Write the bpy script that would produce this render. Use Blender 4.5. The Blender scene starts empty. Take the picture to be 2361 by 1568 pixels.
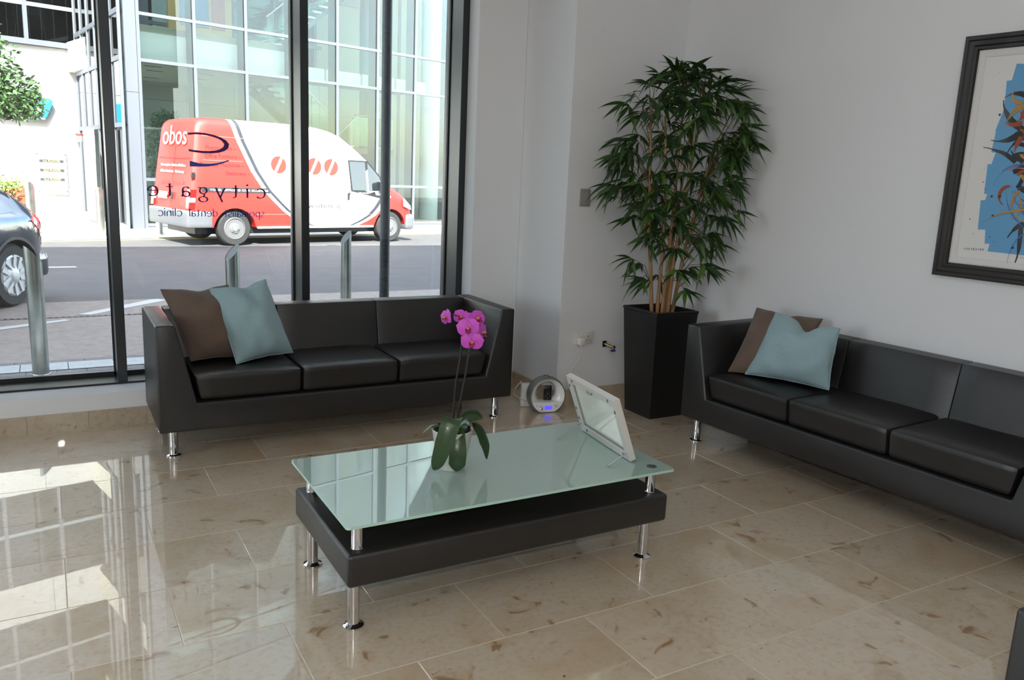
import bpy, bmesh, math, random
from mathutils import Vector, Matrix, noise
R = math.radians
random.seed(7)
S = bpy.context.scene
COL = S.collection

# ---------------------------------------------------------------- camera, sky, sun, lamps, exposure
cam = bpy.data.cameras.new('camera')
cam.sensor_width = 36.0
cam.lens = 28.578
cam.clip_start = 0.05
cam.clip_end = 300
cam_o = bpy.data.objects.new('camera', cam)
COL.objects.link(cam_o)
rx, ux, fx = (0.8698, -0.4915, 0.0427), (0.0611, 0.1931, 0.9793), (0.4895, 0.8490, -0.1984)
mrot = Matrix(((rx[0], ux[0], -fx[0]), (rx[1], ux[1], -fx[1]), (rx[2], ux[2], -fx[2])))
cam_o.matrix_world = Matrix.Translation((0, 0, 1.5)) @ mrot.to_quaternion().to_matrix().to_4x4()
S.camera = cam_o

S.view_settings.view_transform = 'Standard'
S.view_settings.look = 'None'
S.view_settings.gamma = 1.0
S.view_settings.use_curve_mapping = False
S.view_settings.exposure = 2.93
S.cycles.max_bounces = 14
S.cycles.diffuse_bounces = 6
S.cycles.transparent_max_bounces = 16
S.cycles.sample_clamp_indirect = 8.0
S.cycles.caustics_reflective = False
S.cycles.caustics_refractive = False

SKY_STRENGTH = 0.23
SUN_STRENGTH = 4.6
w = bpy.data.worlds.new('sky')
S.world = w
w.use_nodes = True
nt = w.node_tree
nt.nodes.clear()
N = nt.nodes.new
L = nt.links.new
sky = N('ShaderNodeTexSky')
sky.sky_type = 'NISHITA'
sky.sun_disc = False
sky.sun_elevation = R(42)
sky.sun_rotation = R(196)
sky.air_density = 1.2
sky.dust_density = 1.5
tc = N('ShaderNodeTexCoord')
mp = N('ShaderNodeMapping')
mp.inputs['Scale'].default_value = (1.0, 1.0, 2.2)
nz = N('ShaderNodeTexNoise')
nz.inputs['Scale'].default_value = 2.6
nz.inputs['Detail'].default_value = 6
cr = N('ShaderNodeValToRGB')
cr.color_ramp.elements[0].position = 0.42
cr.color_ramp.elements[1].position = 0.60
mx = N('ShaderNodeMix')
mx.data_type = 'RGBA'
mx.inputs[7].default_value = (4.6, 4.7, 5.0, 1)
bg = N('ShaderNodeBackground')
bg.inputs['Strength'].default_value = SKY_STRENGTH
wo = N('ShaderNodeOutputWorld')
L(tc.outputs['Generated'], mp.inputs['Vector'])
L(mp.outputs['Vector'], nz.inputs['Vector'])
L(nz.outputs['Fac'], cr.inputs['Fac'])
L(cr.outputs['Color'], mx.inputs[0])
L(sky.outputs['Color'], mx.inputs[6])
L(mx.outputs[2], bg.inputs['Color'])
L(bg.outputs['Background'], wo.inputs['Surface'])

def lamp(name, kind, energy, loc, direction, size=None, color=(1, 1, 1), size_y=None):
    d = bpy.data.lights.new(name, kind)
    d.energy = energy
    d.color = color
    if kind == 'AREA':
        d.size = size
        d.shape = 'RECTANGLE' if size_y else 'DISK'
        if size_y:
            d.size_y = size_y
    elif kind == 'SUN':
        d.angle = R(0.53)
    o = bpy.data.objects.new(name, d)
    COL.objects.link(o)
    o.location = loc
    o.rotation_euler = Vector(direction).to_track_quat('-Z', 'Y').to_euler()
    return o

lamp('sun', 'SUN', SUN_STRENGTH, (0, 0, 40), (0.28 * 0.743, 0.96 * 0.743, -0.669), color=(1.0, 0.96, 0.9))
FLASH = 2.6
lamp('camera_flash', 'AREA', FLASH, (0.0, -0.02, 1.64), (0.52, 0.85, -0.12), size=0.07, color=(1.0, 0.98, 0.95))
for q, d_, pw in (((-1.75, 5.42, 2.25), (0, -1, 0), 8.6), ((-6.12, 2.06, 1.65), (1, 0, 0), 2.1)):
    p = lamp('window_portal', 'AREA', 1.0, q, d_, size=pw, size_y=4.2 if pw > 5 else 2.9)
    p.data.cycles.is_portal = True
ROOM_FILL = 12.0
lamp('room_fill', 'AREA', ROOM_FILL, (-1.5, -1.5, 4.3), (0, 0, -1), size=5.0, size_y=3.0, color=(1.0, 0.99, 0.97))  # unseen fill light added to lift the overall brightness of the room

# ---------------------------------------------------------------- materials
def lin(c):
    return tuple((v / 12.92 if v <= 0.04045 else ((v + 0.055) / 1.055) ** 2.4) for v in (x / 255.0 for x in c)) + (1.0,)

MATS = {}
def mat(name, rgb, rough=0.5, metal=0.0, coat=0.0, spec=0.5, bump=None, var=None, emit=None, alpha=None, coat_rough=0.03, sheen=0):
    """rgb in 0-255 sRGB. bump = (scale, strength). var = (scale, amount, rgb2)."""
    if name in MATS:
        return MATS[name]
    m = bpy.data.materials.new(name)
    m.use_nodes = True
    t = m.node_tree
    b = t.nodes['Principled BSDF']
    b.inputs['Base Color'].default_value = lin(rgb)
    b.inputs['Roughness'].default_value = rough
    b.inputs['Metallic'].default_value = metal
    b.inputs['Coat Weight'].default_value = coat
    b.inputs['Coat Roughness'].default_value = coat_rough
    b.inputs['Specular IOR Level'].default_value = spec
    if sheen:
        b.inputs['Sheen Weight'].default_value = sheen
    if emit:
        b.inputs['Emission Color'].default_value = lin(emit[0])
        b.inputs['Emission Strength'].default_value = emit[1]
    co = t.nodes.new('ShaderNodeTexCoord')
    if var:
        n = t.nodes.new('ShaderNodeTexNoise')
        n.inputs['Scale'].default_value = var[0]
        n.inputs['Detail'].default_value = 5
        r = t.nodes.new('ShaderNodeValToRGB')
        r.color_ramp.elements[0].position = 0.35
        r.color_ramp.elements[1].position = 0.7
        r.color_ramp.elements[0].color = lin(rgb)
        r.color_ramp.elements[1].color = lin(var[1])
        t.links.new(co.outputs['Object'], n.inputs['Vector'])
        t.links.new(n.outputs['Fac'], r.inputs['Fac'])
        t.links.new(r.outputs['Color'], b.inputs['Base Color'])
    if bump:
        n = t.nodes.new('ShaderNodeTexNoise')
        n.inputs['Scale'].default_value = bump[0]
        n.inputs['Detail'].default_value = 4
        bp_ = t.nodes.new('ShaderNodeBump')
        bp_.inputs['Strength'].default_value = bump[1]
        bp_.inputs['Distance'].default_value = 0.01
        t.links.new(co.outputs['Object'], n.inputs['Vector'])
        t.links.new(n.outputs['Fac'], bp_.inputs['Height'])
        t.links.new(bp_.outputs['Normal'], b.inputs['Normal'])
    MATS[name] = m
    return m

def glass_mat(name, tint, refl=1.0, ior=1.5, rough=0.0):
    """thin architectural glass: see-through, mirror by Fresnel"""
    if name in MATS:
        return MATS[name]
    m = bpy.data.materials.new(name)
    m.use_nodes = True
    t = m.node_tree
    t.nodes.clear()
    tr = t.nodes.new('ShaderNodeBsdfTransparent')
    tr.inputs['Color'].default_value = lin(tint)
    g = t.nodes.new('ShaderNodeBsdfGlossy')
    g.inputs['Roughness'].default_value = rough
    fr = t.nodes.new('ShaderNodeFresnel')
    fr.inputs['IOR'].default_value = ior
    mu = t.nodes.new('ShaderNodeMath')
    mu.operation = 'MULTIPLY'
    mu.inputs[1].default_value = refl
    mu.use_clamp = True
    mix = t.nodes.new('ShaderNodeMixShader')
    out = t.nodes.new('ShaderNodeOutputMaterial')
    t.links.new(fr.outputs[0], mu.inputs[0])
    t.links.new(mu.outputs[0], mix.inputs[0])
    t.links.new(tr.outputs[0], mix.inputs[1])
    t.links.new(g.outputs[0], mix.inputs[2])
    t.links.new(mix.outputs[0], out.inputs['Surface'])
    MATS[name] = m
    return m

def stone_mat(name, base, patch, vein, rough, coat, per_tile=True):
    m = bpy.data.materials.new(name)
    m.use_nodes = True
    t = m.node_tree
    b = t.nodes['Principled BSDF']
    b.inputs['Roughness'].default_value = rough
    b.inputs['Coat Weight'].default_value = coat
    b.inputs['Coat Roughness'].default_value = 0.012
    n = t.nodes.new
    l = t.links.new
    geo = n('ShaderNodeNewGeometry')
    oi = n('ShaderNodeObjectInfo')
    mul = n('ShaderNodeVectorMath'); mul.operation = 'SCALE'; mul.inputs[3].default_value = 37.0
    comb = n('ShaderNodeCombineXYZ')
    for k in range(3):
        l(oi.outputs['Random'], comb.inputs[k])
    l(comb.outputs[0], mul.inputs[0])
    add = n('ShaderNodeVectorMath'); add.operation = 'ADD'
    l(geo.outputs['Position'], add.inputs[0]); l(mul.outputs[0], add.inputs[1])
    def layer(prev, scale, detail, lo, hi, colour, amount, dist=0.0, stretch=None):
        tx = n('ShaderNodeTexNoise'); tx.inputs['Scale'].default_value = scale
        tx.inputs['Detail'].default_value = detail; tx.inputs['Distortion'].default_value = dist
        if stretch:
            mpn = n('ShaderNodeMapping'); mpn.inputs['Scale'].default_value = stretch
            l(add.outputs[0], mpn.inputs['Vector']); l(mpn.outputs[0], tx.inputs['Vector'])
        else:
            l(add.outputs[0], tx.inputs['Vector'])
        mr = n('ShaderNodeMapRange'); mr.inputs[1].default_value = lo; mr.inputs[2].default_value = hi
        mr.inputs[3].default_value = 0; mr.inputs[4].default_value = amount
        l(tx.outputs['Fac'], mr.inputs[0])
        mxn = n('ShaderNodeMix'); mxn.data_type = 'RGBA'
        l(mr.outputs[0], mxn.inputs[0])
        if isinstance(prev, tuple):
            mxn.inputs[6].default_value = prev
        else:
            l(prev, mxn.inputs[6])
        mxn.inputs[7].default_value = colour
        return mxn.outputs[2]
    c = layer(lin(base), 3.0, 6, 0.50, 0.74, lin(patch), 0.85, 0.4)
    c = layer(c, 9.0, 7, 0.56, 0.74, lin(patch), 0.8, 0.8)
    c = layer(c, 45, 6, 0.48, 0.70, lin(patch), 0.6)
    c = layer(c, 9.0, 8, 0.64, 0.70, lin(vein), 0.65, 1.2)
    c = layer(c, 34, 4, 0.70, 0.745, lin((104, 70, 42)), 0.9, 0.9, (1.0, 1.7, 1.0))
    hsv = n('ShaderNodeHueSaturation')
    mr = n('ShaderNodeMapRange'); mr.inputs[3].default_value = 0.92; mr.inputs[4].default_value = 1.06
    l(oi.outputs['Random'], mr.inputs[0]); l(mr.outputs[0], hsv.inputs['Value'])
    l(c, hsv.inputs['Color'])
    l(hsv.outputs[0], b.inputs['Base Color'])
    MATS[name] = m
    return m

M_wall = mat('white_paint', (227, 229, 233), 0.7)
M_ceil = mat('ceiling_paint', (234, 235, 237), 0.8)
M_tile = stone_mat('polished_limestone', (203, 189, 168), (186, 160, 124), (134, 94, 56), 0.28, 1.0)
M_skirt = stone_mat('limestone_skirting', (186, 172, 152), (170, 150, 122), (128, 92, 60), 0.3, 0.5)
M_grout = mat('pale_grout', (205, 197, 184), 0.8)
M_leather = mat('black_leather', (33, 31, 31), 0.38, spec=0.62, bump=(220, 0.09))
M_chrome = mat('chrome', (214, 214, 216), 0.06, 1.0)
M_steel = mat('brushed_steel', (176, 178, 176), 0.28, 1.0)
M_frame = mat('grey_aluminium', (62, 66, 69), 0.31, 0.72)
M_gasket = mat('black_rubber', (16, 17, 19), 0.5)
M_pane = glass_mat('window_glass', (247, 250, 249), 0.85)
M_white = mat('white_plastic', (232, 232, 232), 0.25, coat=0.4)
M_greyplas = mat('grey_plastic', (112, 115, 117), 0.45)
M_black = mat('black_plastic', (14, 14, 15), 0.2, coat=0.5)

def cloth(name, rgb):
    m = mat(name, rgb, 0.9, spec=0.15, sheen=0.2)
    t = m.node_tree
    b = t.nodes['Principled BSDF']
    co = t.nodes.new('ShaderNodeTexCoord')
    hs = []
    for sc in ((1, 40, 40), (40, 1, 40)):
        mpn = t.nodes.new('ShaderNodeMapping'); mpn.inputs['Scale'].default_value = sc
        n = t.nodes.new('ShaderNodeTexNoise'); n.inputs['Scale'].default_value = 12; n.inputs['Detail'].default_value = 3
        t.links.new(co.outputs['Object'], mpn.inputs['Vector']); t.links.new(mpn.outputs[0], n.inputs['Vector'])
        hs.append(n.outputs['Fac'])
    ad = t.nodes.new('ShaderNodeMath'); ad.operation = 'ADD'
    t.links.new(hs[0], ad.inputs[0]); t.links.new(hs[1], ad.inputs[1])
    mr = t.nodes.new('ShaderNodeMapRange'); mr.inputs[1].default_value = 0.6; mr.inputs[2].default_value = 1.4
    mr.inputs[3].default_value = 0.78; mr.inputs[4].default_value = 1.15
    t.links.new(ad.outputs[0], mr.inputs[0])
    hv = t.nodes.new('ShaderNodeHueSaturation'); hv.inputs['Color'].default_value = lin(rgb)
    t.links.new(mr.outputs[0], hv.inputs['Value']); t.links.new(hv.outputs[0], b.inputs['Base Color'])
    bp_ = t.nodes.new('ShaderNodeBump'); bp_.inputs['Strength'].default_value = 0.25; bp_.inputs['Distance'].default_value = 0.003
    t.links.new(ad.outputs[0], bp_.inputs['Height']); t.links.new(bp_.outputs[0], b.inputs['Normal'])
    return m

# ---------------------------------------------------------------- geometry helpers
class MB:
    """collects geometry and links it as ONE mesh object"""
    def __init__(s):
        s.v, s.f, s.mi = [], [], []
    def add(s, verts, faces, mi=0):
        o = len(s.v)
        s.v += [tuple(p) for p in verts]
        s.f += [tuple(i + o for i in f) for f in faces]
        s.mi += [mi] * len(faces)
        return s
    def box(s, x0, x1, y0, y1, z0, z1, mi=0):
        return s.add([(x0, y0, z0), (x1, y0, z0), (x1, y1, z0), (x0, y1, z0), (x0, y0, z1), (x1, y0, z1), (x1, y1, z1), (x0, y1, z1)],
                     [(3, 2, 1, 0), (4, 5, 6, 7), (0, 1, 5, 4), (1, 2, 6, 5), (2, 3, 7, 6), (3, 0, 4, 7)], mi)
    def bar(s, a, b, wd, ht, up=(0, 0, 1), mi=0):
        a, b = Vector(a), Vector(b)
        d = (b - a).normalized()
        sd = d.cross(Vector(up)).normalized() * wd / 2
        u = sd.cross(d).normalized() * ht / 2
        v = [a - sd - u, a + sd - u, a + sd + u, a - sd + u, b - sd - u, b + sd - u, b + sd + u, b - sd + u]
        return s.add(v, [(3, 2, 1, 0), (4, 5, 6, 7), (0, 1, 5, 4), (1, 2, 6, 5), (2, 3, 7, 6), (3, 0, 4, 7)], mi)
    def tube(s, pts, r, n=10, mi=0, cap=True):
        pts = [Vector(p) for p in pts]
        rs = r if isinstance(r, (list, tuple)) else [r] * len(pts)
        o = len(s.v)
        up = Vector((0.13, 0.21, 0.97))
        for i, p in enumerate(pts):
            t = (pts[min(i + 1, len(pts) - 1)] - pts[max(i - 1, 0)]).normalized()
            a = t.cross(up)
            if a.length < 1e-3:
                a = t.cross(Vector((1, 0, 0)))
            a.normalize()
            b = t.cross(a).normalized()
            for k in range(n):
                q = 2 * math.pi * k / n
                s.v.append(tuple(p + (a * math.cos(q) + b * math.sin(q)) * rs[i]))
        for i in range(len(pts) - 1):
            for k in range(n):
                s.f.append((o + i * n + k, o + i * n + (k + 1) % n, o + (i + 1) * n + (k + 1) % n, o + (i + 1) * n + k))
                s.mi.append(mi)
        if cap:
            s.f.append(tuple(o + k for k in reversed(range(n)))); s.mi.append(mi)
            s.f.append(tuple(o + (len(pts) - 1) * n + k for k in range(n))); s.mi.append(mi)
        return s
    def lathe(s, prof, c=(0, 0, 0), n=24, axis='Z', mi=0, close=True):
        """prof = [(r, h)]; axis Z or Y"""
        o = len(s.v)
        for (r, h) in prof:
            for k in range(n):
                q = 2 * math.pi * k / n
                x, y = r * math.cos(q), r * math.sin(q)
                s.v.append((c[0] + x, c[1] + y, c[2] + h) if axis == 'Z' else (c[0] + x, c[1] - h, c[2] + y) if axis == 'Y' else (c[0] + h, c[1] + x, c[2] + y))
        for i in range(len(prof) - 1):
            for k in range(n):
                s.f.append((o + i * n + k, o + i * n + (k + 1) % n, o + (i + 1) * n + (k + 1) % n, o + (i + 1) * n + k)); s.mi.append(mi)
        if close:
            s.f.append(tuple(o + k for k in reversed(range(n)))); s.mi.append(mi)
            s.f.append(tuple(o + (len(prof) - 1) * n + k for k in range(n))); s.mi.append(mi)
        return s
    def prism(s, poly, a, b, axis='Y', mi=0):
        """extrude a 2-D polygon (XZ for axis Y, XY for Z, YZ for X) from a to b"""
        n = len(poly)
        def P(p, t):
            return (p[0], t, p[1]) if axis == 'Y' else (p[0], p[1], t) if axis == 'Z' else (t, p[0], p[1])
        v = [P(p, a) for p in poly] + [P(p, b) for p in poly]
        f = [tuple(range(n)), tuple(reversed(range(n, 2 * n)))] + [(i, n + i, n + (i + 1) % n, (i + 1) % n) for i in range(n)]
        return s.add(v, f, mi)
    def rbox(s, x0, x1, y0, y1, z0, z1, r=0.02, cuts=8, fn=None, mi=0):
        """rounded box, optionally deformed by fn(x,y,z,(u,v,w in -1..1))"""
        bm = bmesh.new()
        bmesh.ops.create_cube(bm, size=2.0)
        bmesh.ops.subdivide_edges(bm, edges=bm.edges[:], cuts=cuts, use_grid_fill=True)
        hx, hy, hz = (x1 - x0) / 2, (y1 - y0) / 2, (z1 - z0) / 2
        cx, cy, cz = (x1 + x0) / 2, (y1 + y0) / 2, (z1 + z0) / 2
        rr = min(r, hx, hy, hz)
        vs = []
        def ease(t, h):
            # push the grid lines towards the edges so that the rounding has loops
            a = abs(t)
            k = (cuts - 1) / (cuts + 1)
            flat = (h - rr) / h
            if a <= k + 1e-6:
                q = a / k * flat if k > 0 else 0
            else:
                q = flat + (a - k) / (1 - k) * (1 - flat)
            return math.copysign(q, t)
        for v in bm.verts:
            u = (v.co.x, v.co.y, v.co.z)
            p = Vector((ease(u[0], hx) * hx, ease(u[1], hy) * hy, ease(u[2], hz) * hz))
            c = Vector((max(-hx + rr, min(hx - rr, p.x)), max(-hy + rr, min(hy - rr, p.y)), max(-hz + rr, min(hz - rr, p.z))))
            d = p - c
            if d.length > 1e-6:
                # rounded corner: direction by grid, length rr
                p = c + d.normalized() * rr
            q = (p.x + cx, p.y + cy, p.z + cz)
            if fn:
                q = fn(q[0], q[1], q[2], (p.x / hx, p.y / hy, p.z / hz))
            vs.append(q)
        bm.verts.index_update()
        s.add(vs, [[v.index for v in f.verts] for f in bm.faces], mi)
        bm.free()
        return s
    def xf(s, M):
        s.v = [tuple(M @ Vector(p)) for p in s.v]
        return s
    def mesh(s, name, smooth=False, mats=(), angle=35):
        me = bpy.data.meshes.new(name)
        me.from_pydata(s.v, [], s.f)
        for m in mats:
            me.materials.append(m)
        if any(s.mi):
            me.polygons.foreach_set('material_index', s.mi)
        me.update()
        bm = bmesh.new()
        bm.from_mesh(me)
        bmesh.ops.recalc_face_normals(bm, faces=bm.faces[:])
        if smooth:
            lim = R(angle)
            for e in bm.edges:
                if len(e.link_faces) == 2 and e.calc_face_angle(0) > lim:
                    e.smooth = False
            for f in bm.faces:
                f.smooth = True
        bm.to_mesh(me)
        bm.free()
        return me

ROOTS = {}
def W(o):
    """world matrix of a (possibly parented) object, without a depsgraph update"""
    m = Matrix.LocRotScale(o.location, o.rotation_euler, o.scale)
    return W(o.parent) @ m if o.parent else m

def link(name, me, parent=None, world=False):
    o = bpy.data.objects.new(name, me)
    COL.objects.link(o)
    if parent:
        o.parent = parent
        if world:
            me.transform(W(parent).inverted())
    return o

def obj(name, mb, m, parent=None, smooth=False, world=False, angle=35, bevel=None):
    me = mb.mesh(name, smooth, m if isinstance(m, (list, tuple)) else [m], angle)
    if bevel:
        bm = bmesh.new(); bm.from_mesh(me)
        bmesh.ops.remove_doubles(bm, verts=bm.verts[:], dist=1e-5)
        es = [e for e in bm.edges if len(e.link_faces) == 2 and e.calc_face_angle(0) > R(25)]
        bmesh.ops.bevel(bm, geom=es, offset=bevel[0], segments=bevel[1], affect='EDGES', profile=0.5, clamp_overlap=True)
        if smooth:
            for e in bm.edges:
                e.smooth = True
            for f in bm.faces:
                f.smooth = True
        bm.to_mesh(me); bm.free()
        if smooth:
            me.update()
    o = link(name, me, parent, world)
    return o

def thing(name, label, cat, loc=(0, 0, 0), rz=0.0, group=None, rot=None):
    o = bpy.data.objects.new(name, None)
    COL.objects.link(o)
    o.empty_display_size = 0.1
    o.location = loc
    o.rotation_euler = rot if rot is not None else (0, 0, rz)
    o['label'] = label
    o['category'] = cat
    if group:
        o['group'] = group
    return o

def tag(o, label, cat, group=None, kind=None):
    if label: o['label'] = label
    if cat: o['category'] = cat
    if group: o['group'] = group
    if kind: o['kind'] = kind
    return o

def struct(name, mb, m, parent=None, smooth=False, label=None):
    o = obj(name, mb, m, parent, smooth)
    o['kind'] = 'structure'
    if label: o['label'] = label
    return o

def sempty(name, loc=(0, 0, 0), rz=0.0, label=None):
    o = bpy.data.objects.new(name, None)
    COL.objects.link(o)
    o.location = loc
    o.rotation_euler = (0, 0, rz)
    o['kind'] = 'structure'
    if label: o['label'] = label
    return o

def copy_tree(o, parent=None):
    c = o.copy()
    COL.objects.link(c)
    if parent:
        c.parent = parent
    for ch in CH(o):
        copy_tree(ch, c)
    return c
def CH(o):
    return [x for x in bpy.data.objects if x.parent == o]

def text_mesh(s, size, depth=0.002, align='LEFT', bold=0.0):
    cu = bpy.data.curves.new('t', 'FONT')
    cu.body = s
    cu.size = size
    cu.extrude = depth / 2
    cu.offset = bold
    cu.align_x = align
    cu.resolution_u = 3
    o = bpy.data.objects.new('t', cu)
    COL.objects.link(o)
    dg = bpy.context.evaluated_depsgraph_get()
    me = bpy.data.meshes.new_from_object(o.evaluated_get(dg))
    bpy.data.objects.remove(o)
    bpy.data.curves.remove(cu)
    return me

def text(name, s, size, m, parent, loc, rot, depth=0.002, align='LEFT', width=None, bold=0.0):
    me = text_mesh(s, size, depth, align, bold)
    me.materials.clear()
    me.materials.append(m)
    if width:
        xs = [v.co.x for v in me.vertices]
        k = width / (max(xs) - min(xs))
        x0 = min(xs) if align == 'LEFT' else 0
        for v in me.vertices:
            v.co.x = (v.co.x - x0) * k
    o = link(name, me, parent)
    o.location = loc
    o.rotation_euler = rot
    return o

# ================================================================ SETTING: the room
WX, WY, WYAW = 3.785, 4.41, 0.0733          # right wall: passes (WX,WY), drifts outwards towards the camera
def wall_x(y):
    return WX + (WY - y) * WYAW

floor = sempty('floor', label='polished beige limestone tile floor laid in running bond')
obj('grout_bed', MB().box(-6.0, 4.4, -4.6, 5.3, -0.06, -0.0012), M_grout, floor)
TX, TY, GX, GY = 0.628, 0.398, 2.495, 2.107
tl = MB().box(0.0012, TX - 0.0012, 0.0012, TY - 0.0012, -0.03, 0.0)
tile_me = tl.mesh('tile', mats=[M_tile])
bmt = bmesh.new(); bmt.from_mesh(tile_me)
bmesh.ops.bevel(bmt, geom=[e for e in bmt.edges if all(v.co.z > -0.001 for v in e.verts)], offset=0.0012, segments=1, affect='EDGES')
bmt.to_mesh(tile_me); bmt.free()
far = MB()
def tile_seen(cx, cy):
    v = Vector((cx, cy, -1.5))
    z = v.dot(Vector(fx))
    if z < 0.35: return False
    return abs(v.dot(Vector(rx)) / z) < 0.80 and -0.62 < v.dot(Vector(ux)) / z < 0.5
nt_ = 0
for k in range(-18, 10):
    y0 = GY + TY * k
    if y0 > 4.985: continue
    off = GX + (0.314 if k % 2 else 0.0)
    for j in range(-17, 5):
        x0 = off + TX * j
        cx, cy = x0 + TX / 2, y0 + TY / 2
        if cx < -5.6 or x0 > wall_x(cy) - 0.01 or cy < -4.5: continue
        if cy > 4.5 and x0 > 2.88: continue
        if tile_seen(cx, cy):
            o = link('tile', tile_me, floor)
            o.location = (x0, y0, 0)
            nt_ += 1
        else:
            far.box(x0 + 0.0012, x0 + TX - 0.0012, y0 + 0.0012, y0 + TY - 0.0012, -0.02, 0.0)
ft = obj('distant_tiles', far, M_tile, floor)
ft['kind'] = 'stuff'

CEIL = 4.4
struct('ceiling', MB().box(-6.2, 4.6, -4.7, 5.6, CEIL, CEIL + 0.2), M_ceil)
# right wall (slightly off square), back wall with the projecting pier, left and rear walls
y_a, y_b = 4.5, -4.7
rw_ = MB().prism([(wall_x(y_a), y_a), (wall_x(y_b), y_b), (wall_x(y_b) + 0.2, y_b), (wall_x(y_a) + 0.2, y_a)], -0.06, CEIL, 'Z')
struct('wall_right', rw_, M_wall, label='plain white wall behind the right sofa with the painting')
struct('wall_back', MB().box(2.9, 4.2, 4.41, 5.6, -0.06, CEIL), M_wall, label='white wall pier beside the window, behind the bamboo')
struct('wall_window_nib', MB().box(2.534, 2.898, 5.0, 5.34, -0.06, CEIL), M_wall)
struct('wall_left', MB().box(-6.1, -5.9, -4.7, 5.3, -0.06, 0.2).box(-6.1, -5.9, -4.7, 5.3, 3.1, CEIL).box(-6.1, -5.9, -4.7, .98, .2, 3.1).box(-6.1, -5.9, 3.15, 5.3, .2, 3.1), M_wall)
window2 = sempty('window_2', label='tall glazed left side of the room, outside the view')
for k in range(3):
    y = 1.006 + 1.058 * k
    obj('mullion', MB().box(-6.05, -5.86, y - .0255, y + .0255, .2, 3.1), M_frame, window2)
    if k < 2:
        obj('pane', MB().box(-6.043, -6.038, y + .026, y + 1.032, .2, 3.1), M_pane, window2)
struct('wall_rear', MB().box(-6.1, 4.6, -4.8, -4.6, -0.06, CEIL), M_wall)
struct('wall_window', MB().box(-6.1, 2.532, 4.97, 5.45, -0.06, 0.2), M_wall, label='low white upstand under the shop window with a flat ledge')
# stone skirting, piece by piece
def skirting(name, p0, p1, thick, piece, n_skip=0):
    b = sempty(name, p0, math.atan2(p1[1] - p0[1], p1[0] - p0[0]))
    ln = math.hypot(p1[0] - p0[0], p1[1] - p0[1])
    x = 0.0
    while x < ln - 0.02:
        e = min(x + piece, ln)
        obj('skirting_stone', MB().box(x + 0.001, e - 0.001, -thick, 0.0, 0.0, 0.104), M_skirt, b)
        x = e
    return b
skirting('baseboard_window', (-2.86, 4.969, 0), (2.532, 4.969, 0), 0.010, 0.30)
skirting('baseboard_nib', (2.534, 4.999, 0), (2.885, 4.999, 0), 0.012, 0.60)
skirting('baseboard_pier', (2.899, 4.985, 0), (2.899, 4.41, 0), 0.012, 0.60)
skirting('baseboard_back', (2.888, 4.409, 0), (3.772, 4.409, 0), 0.012, 0.60)
skirting('baseboard_right', (wall_x(4.395) - 0.001, 4.395, 0), (wall_x(0.4) - 0.001, 0.4, 0), 0.012, 0.60)

# ---------------- shop window
window = sempty('window_1', label='tall shop window with grey aluminium mullions')
MULL = [0.3365 + 1.0875 * k for k in range(-5, 3)]        # left edge .31 .. right-hand frame 2.51
YF, YG = 5.143, 5.335
for i, mx_ in enumerate(MULL):
    m_ = MB().box(mx_ - 0.0255, mx_ + 0.0255, YF, YG - 0.012, 0.2125, 4.25)
    o = obj('mullion', m_, M_frame, window, bevel=(0.002, 1))
    g_ = MB().box(mx_ - 0.034, mx_ + 0.034, YG - 0.0115, YG - 0.003, 0.2125, 4.25)
    g_.box(mx_ - 0.034, mx_ + 0.034, YG + 0.003, YG + 0.02, 0.2125, 4.25)
    obj('gasket', g_, M_gasket, window)
    c_ = MB().box(mx_ - 0.03, mx_ + 0.03, YG + 0.021, YG + 0.06, 0.2, 4.3)
    obj('outer_cap', c_, M_frame, window)
obj('sill_rail', MB().box(-5.85, 2.53, YF, YG - 0.012, 0.2005, 0.212), M_frame, window, bevel=(0.002, 1))
gk = MB().box(-5.85, 2.53, YG - 0.0115, YG - 0.003, 0.2005, 0.236)
obj('sill_gasket', gk, M_gasket, window)
obj('outer_sill', MB().box(-5.85, 2.53, YG + 0.01, YG + 0.08, 0.12, 0.222), M_frame, window)
obj('head_rail', MB().box(-5.85, 2.53, YF, YG + 0.04, 4.25, CEIL), M_frame, window)
for i in range(len(MULL) - 1):
    obj('pane', MB().box(MULL[i] + 0.012, MULL[i + 1] - 0.012, YG - 0.0025, YG + 0.0025, 0.215, 4.25), M_pane, window)

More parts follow.
